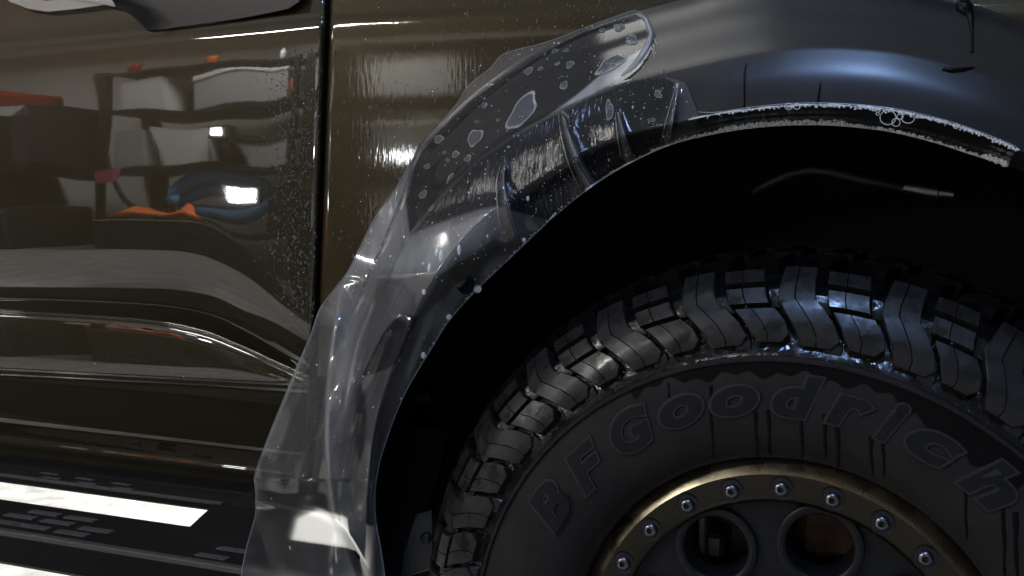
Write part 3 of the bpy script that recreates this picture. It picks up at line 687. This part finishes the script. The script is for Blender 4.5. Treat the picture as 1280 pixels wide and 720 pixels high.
# near the sill the film comes to lie on the running board
dz = fw[2]+(FPX_-640)/FPX*rt[2]+(360-FPY_)/FPX*up[2]; dy = fw[1]+(FPX_-640)/FPX*rt[1]+(360-FPY_)/FPX*up[1]
YST = CAM[1]+dy*(ZS+.012-CAM[2])/dz-.006
cap = np.where((FPX_ < 560) & (FPY_ > 560), YST+.9*smoothstep(415, 500, FPX_-.35*(FPY_-640))+.9*smoothstep(655, 560, FPY_)**2, .9)
kk = .020; hh = np.clip(.5+.5*(cap-FYY)/kk, 0, 1); FYY = cap*(1-hh)+FYY*hh-kk*hh*(1-hh)*(hh < 1)
haze = np.full(FPX_.shape, .16)
for poly, val, wd in (([(530, 185), (470, 262), (420, 350), (460, 347), (545, 341), (580, 325), (640, 272), (655, 262), (610, 258), (545, 281), (512, 297), (505, 250)], .56, 44),
                      ([(405, 383), (425, 350), (476, 352), (452, 420), (436, 490), (424, 540), (412, 470), (420, 410)], .42, 24),
                      ([(470, 352), (560, 344), (600, 356), (560, 400), (510, 392), (480, 420), (455, 470)], .22, 40),
                      ([(412, 470), (436, 490), (426, 560), (432, 640), (470, 720), (430, 720), (412, 640), (408, 560)], .24, 18),
                      ([(530, 395), (562, 402), (520, 470), (490, 540), (474, 600), (472, 660), (450, 640), (462, 560), (480, 500), (500, 460)], .26, 30),
                      ([(684, 142), (722, 116), (752, 92), (780, 73), (812, 54), (818, 62), (800, 84), (776, 98), (740, 118), (700, 136), (640, 170), (634, 166)], .75, 5),
                      ([(335, 600), (420, 600), (430, 720), (300, 720), (312, 680)], .08, 20)):
    m_ = insmooth(FPX_, FPY_, poly, wd); haze = haze*(1-m_)+val*m_
for pts, amp, wd in FOLDS[:4]:
    d, fr = polydist(FPX_, FPY_, catmull(pts)); haze = np.maximum(haze, .52*np.exp(-(d/4.5)**2)*np.clip(fr*6, 0, 1)*np.clip((1-fr)*6, 0, 1))
dd = (RC(F0, np.broadcast_to(phl[:, None], FR.shape))-FR); haze = np.maximum(haze, .40*np.exp(-np.maximum(dd, 0)/5)*smoothstep(126, 140, phl)[:, None]*smoothstep(171, 160, phl)[:, None])
for pts, amp, w0, w1 in TENTS:
    d, fr = polydist(FPX_, FPY_, pts); g = np.exp(-(d/(w0*(.30+.70*fr)))**2*1.6)*np.clip(fr*9+.25, 0, 1); haze = np.maximum(haze, .30*g)
haze = np.where(FR > RC(E0, np.broadcast_to(phl[:, None], FR.shape))+3, np.where(FPY_ < 190, .16, haze), haze)
haze = np.where(phl[:, None] < 98.5, .05, haze)
wet = np.where(phl[:, None] < 98.5, 0, wet)
for p in PATCHES[:1]: pass
Vfilm = U(FPX_, FPY_, FYY).reshape(-1, 3)
CUT = [(819, 44), (845, 96), (838, 98), (778, 101), (796, 87), (808, 70)]
gf = grid_faces(len(phl), NVF); cut = inpoly(FPX_, FPY_, CUT).ravel()
me = mesh('protective_film', Vfilm, [f for f in gf if not all(cut[list(f)])])
for nm, arr in (('haze', haze), ('wet', wet), ('ripple', rip), ('blur', smoothstep(590, 625, FPY_))):
    at = me.attributes.new(nm, 'FLOAT', 'POINT'); at.data.foreach_set('value', np.clip(arr, 0, 1).astype(np.float32).ravel())
film = link('protective_film', me, M['film'])
setp(film, 'clear protective film half stuck over the black wheel arch flare, loose at its rear', 'film')
G3 = U(FPX_, FPY_, FYY-.0006)
b = MB()
def edge_line(pts, rad): b.tube(pts, rad, 5)
i0 = int(np.searchsorted(phl, 101.6))
edge_line(G3[i0:, 0], .0006); edge_line(G3[:, -1], .0005)
edge_line(G3[:int(np.searchsorted(phl, 98.4)), 0], .0006)
b2 = MB(); b2.tube(G3[:int(np.searchsorted(phl, 112)), -1]+np.array([0, -.001, 0]), .0011, 6)
o = b.build('cut_edge', M['film_edge_and_glint'], film); o = b2.build('wet_edge', M['foam'], film)

def film_at(px, py):
    """point of the film nearest to a pixel (arrays)"""
    ph = np.degrees(np.arctan2(HY-py, px-HX)); r_ = np.hypot(HY-py, px-HX)
    i = int(np.clip(np.searchsorted(phl, ph), 1, len(phl)-2)); k = (FR[i, 0]-r_)/(FR[i, 0]-FR[i, -1])*(NVF-1)
    if k < 0 or k > NVF-1: return None
    j = int(min(max(k, 0), NVF-2)); return U(px, py, float(FYY[i, j]))
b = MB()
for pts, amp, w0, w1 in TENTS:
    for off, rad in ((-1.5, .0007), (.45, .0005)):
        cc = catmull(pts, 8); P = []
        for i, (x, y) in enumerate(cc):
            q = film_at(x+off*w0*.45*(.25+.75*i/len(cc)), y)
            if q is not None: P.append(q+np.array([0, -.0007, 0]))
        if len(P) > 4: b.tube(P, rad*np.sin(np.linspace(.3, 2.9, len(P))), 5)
b.build('ridge_highlight', M['film_edge_and_glint'], film)  # milky tubes along the tents draw in their ridge highlights
b = MB(); cc = catmull([(796, 17), (808, 24), (815, 36), (815, 49), (806, 66), (794, 82), (778, 95)], 8)
P = [film_at(x-1.5, y) for x, y in cc]; P = [p+np.array([0, -.001, 0]) for p in P if p is not None]
b.tube(P, .0034*np.sin(np.linspace(.05, 3.1, len(P)))**.7+.0004, 8); b.build('rolled_edge', M['bubble_rim'], film)
# ---- air bubbles under the film: each one a flat dome with a raised rim
def bubble(px, py, a, c, ang, name='air_bubble'):
    P = film_at(px, py)
    if P is None: return
    n = 28; V = []; F = []; fm = []; ca, sa = math.cos(ang), math.sin(ang)
    wv = 1+.10*np.sin(np.arange(n)*2*math.pi/n*3+px)+.06*np.sin(np.arange(n)*2*math.pi/n*5+py)
    for s, dy in ((1.0, -.0006), (.93, -.0018), (.84, -.0016), (.5, -.0013)):
        for k in range(n):
            t = 2*math.pi*k/n; x = s*a*wv[k]*math.cos(t); y = s*c*wv[k]*math.sin(t)
            q = film_at(px+x*ca-y*sa, py-(x*sa+y*ca)); q = P if q is None else q
            V.append(q+np.array([0, dy, 0]))
    V.append(P+np.array([0, -.0012, 0]))
    for r_ in range(3):
        F += [(r_*n+k, r_*n+(k+1) % n, (r_+1)*n+(k+1) % n, (r_+1)*n+k) for k in range(n)]; fm += [0 if r_ < 2 else 1]*n
    F += [(3*n+k, 3*n+(k+1) % n, 4*n) for k in range(n)]; fm += [1]*n
    me = mesh(name, V, F, True, fm); me.materials.append(M['bubble_rim']); me.materials.append(M['bubble'])
    o = link(name, me, None, film)
BUB = [(653, 139, 28, 12, .95), (594, 172, 12, 8, .9), (549, 174, 6, 5, .6), (570, 193, 5, 4, .8), (585, 198, 5, 3.5, .9), (529, 243, 6, 4, .9), (534, 208, 4, 3, .5), (606, 132, 4, 3.2, .8), (661, 89, 6, 4, .7), (676, 86, 3.5, 2.5, .3), (694, 64, 4.5, 2.5, .4), (708, 63, 3.5, 2, .3), (713, 81, 6, 4, .7), (705, 107, 6, 4, .9), (697, 80, 4, 2, .4), (774, 34, 7, 4.5, .2), (753, 38, 3.5, 2.5, .2), (790, 50, 7, 6, .4), (764, 80, 22, 8, .55), (762, 138, 5, 13, .05), (823, 118, 6, 4, -.9), (751, 169, 6, 3, .3), (815, 150, 5, 2.5, 0), (540, 260, 5, 2, .9), (563, 222, 7, 2, 1), (665, 203, 4, 3, .3), (742, 170, 4, 2, .2), (560, 200, 2.5, 2, 0), (556, 191, 2.5, 2, 0), (623, 150, 2.2, 2, 0), (596, 152, 2.2, 2, 0)]
for bb in BUB: bubble(*bb)

# ---- water: drops on the paint and film (uncountable), trails
def drop(mb, P, r_, stretch=1.0, n=7):
    V = [P+np.array([r_*math.cos(2*math.pi*k/n), 0, r_*stretch*math.sin(2*math.pi*k/n)]) for k in range(n)]
    V += [P+np.array([.7*r_*math.cos(2*math.pi*k/n), -.45*r_, .7*r_*stretch*math.sin(2*math.pi*k/n)]) for k in range(n)]
    V.append(P+np.array([0, -.65*r_, 0]))
    mb.add(V, [(k, (k+1) % n, n+(k+1) % n, n+k) for k in range(n)]+[(n+k, n+(k+1) % n, 2*n) for k in range(n)])
b = MB()
xs = rng.normal(374, 26, 2600); ys = rng.uniform(60, 440, 2600)
m_ = (xs < edge_x(ys)-5) & (xs > 280) & (ys < CR(xs)-8); xs, ys = xs[m_], ys[m_]
YD = door_Y(xs, ys)+.0012*smoothstep(330, 405, xs)**1.5
for x, y, Y in zip(xs, ys, YD):
    drop(b, U(x, y, Y-.0004), float(np.clip(rng.lognormal(-7.25, .45), .0004, .0022)), 1.0+.6*rng.random())
xs = rng.uniform(60, 360, 500); ys = SB(xs)-rng.uniform(2, 30, 500)
for x, y, Y in zip(xs, ys, door_Y(xs, ys)): drop(b, U(x, y, Y-.0004), float(np.clip(rng.lognormal(-7.7, .4), .0003, .0012)))
o = b.build('water_drops', M['water']); setp(o, 'fine water drops beading on the bronze door by its front edge', 'water', kind='stuff')
b = MB()
xs = rng.uniform(415, 830, 2600); ys = rng.uniform(-10, 330, 2600)
ph = np.degrees(np.arctan2(HY-ys, xs-HX)); d = np.hypot(HY-ys, xs-HX)-RC(E0, ph)
m_ = (d > 4) & (rng.random(2600) < np.exp(-d/75)+.06); xs, ys = xs[m_], ys[m_]
for x, y, Y in zip(xs, ys, fender_Y(xs, ys)):
    drop(b, U(x, y, Y-.0004), float(np.clip(rng.lognormal(-7.15, .45), .0004, .0026)), 1.0+1.2*rng.random())
o = b.build('water_drops', M['water']); setp(o, 'water drops and runs beading on the bronze fender beside the film', 'water', kind='stuff')
b = MB()
cnt = 0
while cnt < 330:
    x, y = rng.uniform(330, 860), rng.uniform(20, 700)
    if rng.random() > (1 if y < 330 else .30): continue
    q = film_at(x, y)
    if q is None: continue
    cnt += 1
    drop(b, q+np.array([0, -.0003, 0]), float(np.clip(rng.lognormal(-7.55, .45), .0003, .0020)), 1+.8*rng.random())
cnt = 0
while cnt < 260:
    x, y = rng.uniform(505, 850), rng.uniform(20, 300); q = film_at(x, y)
    if q is None or not (inpoly(np.array(x), np.array(y), CONTACT_A) or inpoly(np.array(x), np.array(y), CONTACT_B)): continue
    cnt += 1; drop(b, q+np.array([0, -.0003, 0]), float(np.clip(rng.lognormal(-7.75, .4), .0003, .0012)), 1)
for x, y, r_, st in ((547, 316, 4, 1.5), (552, 321, 4, 2.3), (537, 336, 3, 2.5), (574, 312, 2.5, 3), (529, 330, 2.2, 1), (597, 361, 6, 1.0), (561, 396, 4.5, 1.0), (529, 444, 4, 1.2), (655, 300, 3, 1), (530, 365, 3, 1.3)):
    q = film_at(min(x, 1270), y)
    if q is not None: drop(b, q+np.array([0, -.0004, 0]), r_/1100, st, 10)
o = b.build('water_drops', M['foam']); setp(o, 'white soapy drops scattered over the clear film on the flare', 'water', kind='stuff')

# ---- soap foam along the lip and the film's lower edge
def ball(mb, P, r_, n=8, sq=(1, 1, 1)):
    V = [P+np.array([0, 0, r_*sq[2]])]; F = []
    for i in (1, 2, 3):
        t = math.pi*i/4
        for k in range(n): a = 2*math.pi*k/n; V.append(P+r_*np.array([sq[0]*math.sin(t)*math.cos(a), sq[1]*math.sin(t)*math.sin(a), sq[2]*math.cos(t)]))
    V.append(P-np.array([0, 0, r_*sq[2]])); e = len(V)-1
    F += [(0, 1+k, 1+(k+1) % n) for k in range(n)]
    for i in (0, 1): F += [(1+i*n+k, 1+(i+1)*n+k, 1+(i+1)*n+(k+1) % n, 1+i*n+(k+1) % n) for k in range(n)]
    F += [(e, 1+2*n+(k+1) % n, 1+2*n+k) for k in range(n)]
    mb.add(V, F)
b = MB()
dens = [(66.0, 68.5, 1.5), (68.5, 76, .5), (76, 83, .8), (83, 96.5, 1.7), (96.5, 104, .9), (104, 140, .25)]
for a0, a1, k in dens:
    for _ in range(int((a1-a0)*k*16)):
        p_ = rng.uniform(a0, a1); e3 = float(RC(E3, p_)); h = abs(rng.normal(0, 3.0*(.5+.5*math.sin(p_*1.7)**2) if k > 1 else 1.0))
        r_ = rng.uniform(.0006, .0018)*(1.2 if k > 1 else .8)
        ball(b, flare_pt(p_, e3+h-.5, Y3-.008), r_)
for _ in range(460):
    p_ = rng.uniform(65.5, 98) if rng.random() < .75 else rng.uniform(65.5, 82); e2 = float(RC(E2, p_))
    ball(b, flare_pt(p_, e2-abs(rng.normal(0, 1.6)), Y2-.003), rng.uniform(.0005, .0014))
for x, y, r_ in ((1256, 204, 4.5), (1246, 201, 3.6), (1238, 199, 2.5)):
    ball(b, U(x, y, Y3-.006), r_/1100, 12)
b.tube([flare_pt(p_, float(RC(E2, p_))-.5, Y2-.0024) for p_ in np.linspace(66, 99.5, 140)], .0008*(1+.5*np.sin(np.linspace(0, 60, 140))), 5)
o = b.build('soap_foam', M['foam']); setp(o, 'white soap foam clinging along the wet lip of the wheel arch flare', 'foam', kind='stuff')
def ringb(mb, px, py, a, c, Y, t=.0004):
    P = [U(px+a*math.cos(k*2*math.pi/20), py+c*math.sin(k*2*math.pi/20), Y) for k in range(21)]; mb.tube(P, t, 6, cap=False)
for lst, lab in (([(1110, 147, 10, 9), (1120, 153, 5, 5), (1135, 148, 8, 6), (1125, 146, 4, 3), (1097, 142, 2, 2)], 'largest cluster of soap bubbles hanging under the flare lip'),
                 ([(986, 133, 5, 4), (996, 133, 4.5, 3.5)], 'pair of soap bubbles hanging under the flare lip left of the bright spot'),
                 ([(1195, 158, 3.2, 3), (1182, 153, 2.4, 2), (1173, 151, 2.4, 2)], 'row of small soap bubbles on the flare lip at the right')):
    b = MB()
    for x, y, a, c in lst:
        ringb(b, x, y, a, c, Y2-.003)
    o = b.build('soap_bubbles', M['foam']); setp(o, lab, 'bubbles')

# ---- bolt hole in the flange, drips on the dry flare
P = film_at(583, 356); b = MB(); b.lathe_y([(.0115, .0), (.0108, -.0012), (.0100, -.0012), (.0095, .0), (.0, .001)], 28)
o = b.build('bolt_hole', M['gap'], flare); o.location = tuple(P+np.array([0, -.0025, 0]))
def flare_surf(px, py):
    ph = math.degrees(math.atan2(HY-py, px-HX)); r_ = math.hypot(HY-py, px-HX); q, rr, yy = flare_section(ph); o_ = np.argsort(rr)
    return U(px, py, float(np.interp(r_, rr[o_], yy[o_]))-.0006)
def trail(pts, rad, flat=None):
    mb = MB(); P = []
    pts = np.array(pts, float); L = np.linspace(0, len(pts)-1, len(pts)*6)
    for t in L: P.append(flare_surf(float(np.interp(t, np.arange(len(pts)), pts[:, 0])), float(np.interp(t, np.arange(len(pts)), pts[:, 1]))))
    mb.tube(P, np.interp(L, np.arange(len(pts)), rad), 6); return mb
for pts, rad, lab in (([(933, 79), (931, 88), (930, 110), (930, 134)], [.0006, .0012, .0012, .0012], 'dark water trail on the blue lit flare above the left lip'),
                      ([(1026, 103), (1024, 114), (1022, 130)], [.0005, .0012, .0016], 'short dark water trail on the flare below the blue highlight'),
                      ([(1204, 2), (1205, 12), (1213, 20), (1215, 40), (1215, 66)], [.007, .010, .004, .0014, .0018], 'dark water run at the top right of the flare'),
                      ([(1178, 86), (1190, 88), (1205, 87), (1218, 84)], [.002, .003, .0024, .0008], 'dark water drop lying on the ridge of the flare')):
    o = trail(pts, rad).build('water_trail', M['wet']); setp(o, lab, 'water')
# streaks running down the sidewall from the letters
b = MB()
def wall_pt(px, py):
    P = U(px, py, -.035)
    for _ in range(3):
        r_ = math.hypot(P[0], P[2]-.455); P = U(px, py, side_Y(min(max(r_, .240), .34))-.0006)
    return P
for x, y0, y1, wd in ((773, 528, 563, .0012), (835, 478, 500, .0016), (888, 482, 572, .0022), (944, 515, 574, .0026), (960, 512, 570, .0024), (1001, 514, 572, .0024), (1030, 518, 572, .0024), (1046, 516, 582, .003), (1088, 545, 592, .0024), (1103, 548, 594, .002), (1206, 600, 672, .002), (1254, 634, 720, .0024), (1269, 640, 720, .003)):
    P = [wall_pt(x+.5*math.sin(k*.9+x)+k*.25, y0+(y1+2-y0)*k/9) for k in range(10)]
    V = []
    for k, p in enumerate(P):
        h = wd*1.05*(.85+.15*math.sin(k*1.3+x))*(1-.45*k/9)
        V += [p+np.array([-h, .0004, 0]), p+np.array([0, -.0001, 0]), p+np.array([h, .0004, 0])]
    b.add(V, grid_faces(10, 3))
# wet sheet over the upper sidewall
V = []; th = np.linspace(47, 118, 100)
for i, t in enumerate(th):
    lo = .334+.003*math.sin(i*.37)+.003*math.sin(i*.93+1)+.008*smoothstep(100, 116, t)-.016*smoothstep(72, 60, t)
    for r_ in np.linspace(lo, .3455, 6): V.append((r_*math.cos(R(t)), side_Y(r_)-.0005, .455+r_*math.sin(R(t))))
b.add(V, grid_faces(100, 6))
bt = MB()
for _ in range(420):
    t = rng.uniform(48, 165); r_ = rng.uniform(.352, .408); y_ = float(np.interp(r_, TP[12:17, 0], TP[12:17, 1]))
    bt_P = np.array([r_*math.cos(R(t)), y_-.0125*smoothstep(.36, .375, r_), .455+r_*math.sin(R(t))]); drop(bt, bt_P, rng.uniform(.0005, .0014))
ot = bt.build('water_drops', M['water']); setp(ot, 'bright water drops clinging to the wet tread shoulder of the tyre', 'water', kind='stuff')
nb = len(b.f)
V = []; th = np.linspace(44, 172, 170)
for i, t in enumerate(th):
    for r_ in np.linspace(.3526, .374, 6): V.append((r_*math.cos(R(t)), float(np.interp(r_, TP[12:17, 0], TP[12:17, 1]))-.0007, .455+r_*math.sin(R(t))))
b.add(V, grid_faces(170, 6), 1)
o = b.build('water_film', [M['wet'], M['wet_gloss']]); setp(o, 'dark wet streaks running down the tyre sidewall over the letters', 'water', kind='stuff')

pts = [(400, 540), (424, 632), (446, 690), (458, 735), (520, 735), (530, 690), (522, 655), (545, 600), (560, 540), (470, 520)]
part(link('splash_panel', sharp(outline_solid(pts, .135, .150, .002, 'splash_panel'), 50), M['liner']))
# mud guard plate seen under the rear end of the arch
pts = [(521, 642), (540, 637), (541, 690), (537, 712), (500, 724), (505, 690), (514, 660)]
gd = part(link('mud_guard', sharp(outline_solid(pts, .10, .125, .002, 'mud_guard'), 50), M['flare']))
P = U(532, 673, .098); b = MB(); b.lathe_y([(.008, 0), (.0072, -.003), (.004, -.004), (0, -.004)], 16); o = b.build('bolt', M['recess'], gd)
o.location = tuple(P)

# ------------------------------------------------------------------ garage things that show as reflections in the paint
def box_thing(name, lab, cat, x0, x1, y0, y1, z0, z1, m, lid=None, grp=None, taper=.03):
    root = empty(name, ((x0+x1)/2, (y0+y1)/2, z0)); setp(root, lab, cat, grp)
    hx, hy, h = (x1-x0)/2, (y1-y0)/2, z1-z0; hl = h*.86 if lid else h
    V = []
    for z, k in ((0, 1-taper*2), (hl, 1)):
        V += [(-hx*k, -hy*k, z), (hx*k, -hy*k, z), (hx*k, hy*k, z), (-hx*k, hy*k, z)]
    F = [(3, 2, 1, 0), (4, 5, 6, 7), (0, 1, 5, 4), (1, 2, 6, 5), (2, 3, 7, 6), (3, 0, 4, 7)]
    MB().add(V, F).build('tub' if lid else 'body', M[m], root, smooth=False)
    if lid: MB().bbox(-hx*1.04, hx*1.04, -hy*1.04, hy*1.04, hl, h, .01).build('lid', M[lid], root, sh=30)
    return root
YF, YB = -3.55, -4.05                        # front and back of the rack
def rack(xa, xb, levels, lab):
    root = empty('storage_rack', ((xa+xb)/2, (YF+YB)/2, 0)); setp(root, lab, 'rack', 'storage racks'); c = root.location
    for x in (xa, xb):
        for y in (YF, YB): MB().box(x-.035-c[0], x+.035-c[0], y-.03-c[1], y+.03-c[1], 0, 2.05).build('post', M['rack'], root, smooth=False)
    for z in levels:
        MB().box(xa+.036-c[0], xb-.036-c[0], YB-.03-c[1], YF+.03-c[1], z-.035, z).build('shelf', M['rack'], root, smooth=False)
    o = MB().tube([(xa-c[0]+.05, YF-c[1], 1.35), (xa-c[0]+.35, YF-c[1], .95)], .02, 6).build('brace', M['rack'], root)
    return root
rack(-4.62, -2.95, (.35, .86, 1.27, 1.68, 2.03), 'black storage rack of white bins reflected in the door')
rack(-2.80, -1.20, (.35, .86, 1.27, 1.68, 2.03), 'black storage rack reflected in the fender')
BINS = [('storage_bin', 'small white bin at the left end of the upper reflected shelf', -4.50, -4.10, 1.68, 1.93, 'white_bin', None),
        ('storage_bin', 'long pale lidded bin on the upper reflected shelf', -3.95, -3.10, 1.68, 1.92, 'grey_bin', 'white_bin'),
        ('storage_bin', 'rounded white bin in the middle of the middle reflected shelf', -4.20, -3.75, 1.27, 1.53, 'white_bin', None),
        ('storage_bin', 'pale bin left of the rounded one on the middle reflected shelf', -4.52, -4.25, 1.27, 1.50, 'grey_bin', None),
        ('storage_bin', 'grey bin at the right of the middle reflected shelf', -3.55, -3.05, 1.27, 1.46, 'grey_bin', 'dark'),
        ('storage_bin', 'dark crate at the right of the lower reflected shelf', -3.36, -3.02, .86, 1.12, 'dark', None),
        ('storage_bin', 'white lidded bin reflected high in the fender', -2.72, -2.20, 1.68, 1.95, 'white_bin', 'grey_bin'),
        ('storage_bin', 'grey bin reflected at mid height in the fender', -2.70, -2.25, 1.27, 1.52, 'grey_bin', 'white_bin'),
        ('storage_bin', 'pale bin reflected low in the fender', -2.68, -2.15, .86, 1.14, 'white_bin', None),
        ('storage_bin', 'dark bin reflected high in the fender beside the film', -2.0, -1.35, 1.68, 1.90, 'dark', None),
        ('storage_bin', 'grey bin reflected in the fender beside the film', -1.95, -1.4, 1.27, 1.5, 'grey_bin', None)]
for n_, lab, xa, xb, z0, z1, m_, ld in BINS: box_thing(n_, lab, 'bin', xa, xb, YB+.04, YF-.02, z0+.003, z1, m_, ld, 'bins on the racks')
box_thing('folded_cloth', 'pink cloth hanging over the reflected rack post', 'cloth', -4.60, -4.36, YF+.035, YF+.10, 1.19, 1.27, 'pink', taper=.1)
o = MB().tube([(-4.2, YF+.3, .80), (-4.0, YF+.28, .92), (-3.85, YF+.3, .84), (-3.7, YF+.25, .95), (-3.62, YF+.3, .82)], [.06, .09, .07, .08, .05], 10).build('air_hose', M['orange'])
setp(o, 'orange tangled hose reflected low in the door', 'hose')
MBs = MB(); MBs.bbox(-4.25, -3.55, YF+.06, YF+.5, .02, .76, .02); o = MBs.build('tool_chest', M['dark'], sh=30); setp(o, 'low dark tool chest under the orange hose', 'chest')
t = np.linspace(.2, 3.2*math.pi, 70)
o = MB().tube([(-3.72+.33*math.cos(a)*(1+.02*a), YF-.16+.012*a, 1.01+.09*math.sin(a)+.01*a) for a in t], .050, 8).build('water_hose', M['blue']); setp(o, 'blue coiled hose on the lower reflected shelf', 'hose')
bm = []
for prof, n_ in (([(0, 0), (.045, 0), (.045, .14), (.016, .18), (.016, .22), (0, .22)], 'bottle'), ([(0, 0), (.06, 0), (.06, .13), (.055, .14), (0, .14)], 'can')):
    k = 14; V = [(r_*math.cos(2*math.pi*i/k), r_*math.sin(2*math.pi*i/k), z) for r_, z in prof for i in range(k)]
    bm.append((n_, mesh(n_, V, [(a*k+i, a*k+(i+1) % k, (a+1)*k+(i+1) % k, (a+1)*k+i) for a in range(len(prof)-1) for i in range(k)])))
ITEMS = [(-4.06, .86, 0, 'white_bin', 'white spray bottle at the left of the lower reflected shelf'), (-4.20, .86, 0, 'red', 'red bottle on the lower reflected shelf'), (-4.34, .86, 1, 'grey_bin', 'grey can on the lower reflected shelf'),
         (-3.68, 1.27, 0, 'dark', 'dark bottle beside the rounded bin on the middle reflected shelf'), (-3.06, 1.68, 1, 'orange', 'orange can at the right end of the upper reflected shelf'),
         (-4.02, 1.68, 0, 'dark', 'dark bottle between the bins of the upper reflected shelf'), (-4.45, 2.03, 1, 'red', 'red can standing on top of the reflected rack'), (-3.9, 2.03, 1, 'orange', 'orange can standing on top of the reflected rack'),
         (-3.3, 2.03, 0, 'white_bin', 'white bottle standing on top of the reflected rack'), (-2.1, 1.27, 0, 'white_bin', 'white bottle on the rack reflected in the fender'), (-2.08, .86, 1, 'red', 'red can low on the rack reflected in the fender')]
for x, z, k, m_, lab in ITEMS:
    me_ = bm[k][1].copy(); me_.materials.clear(); o = link(bm[k][0], me_, M[m_], loc=(x, YF-.12, z+.002)); setp(o, lab, bm[k][0], 'cans and bottles on the racks')
cab = empty('machine_cabinet', (-5.4, -3.4, 0)); setp(cab, 'dark machine cabinet with red top reflected at the left of the door', 'cabinet')
MB().bbox(-.75, .45, -.4, .3, 0, 1.0, .03).build('base', M['dark'], cab, sh=30)
MB().bbox(-.75, .62, -.42, .32, 1.22, 1.72, .08).build('hood', M['dark'], cab, sh=30)
MB().bbox(-.75, .30, -.4, .3, 1.725, 1.84, .05).build('red_top', M['red'], cab, sh=30)
MB().bbox(-.75, .30, -.35, .28, .995, 1.225, .02).build('neck', M['dark'], cab, sh=30)
for (x, y, z, pw, lab) in ((-3.60, -3.47, 1.485, 9, 'small bright work light shining from the middle reflected shelf'), (-3.50, -3.47, 1.075, 14, 'bright work light shining from the lower reflected shelf'), (-2.46, -3.47, 1.30, 12, 'bright work light shining from the rack reflected in the fender')):
    root = empty('work_light', (x, y, z)); setp(root, lab, 'lamp', 'work lights on the racks')
    MB().bbox(-.09, .09, -.075, -.012, -.05, .05, .01).build('housing', M['dark'], root, sh=30)
    m_ = bpy.data.materials.get('lamp_lens') or mat('lamp_lens', (.9, .9, .9), .3, emit=((.95, .97, 1.0), 60))
    lk = 1.5 if z < 1.2 else 1.0; MB().bbox(-.05*lk, .05*lk, -.013, .0, -.026*lk, .026*lk, .012).build('lens', m_, root, sh=30)
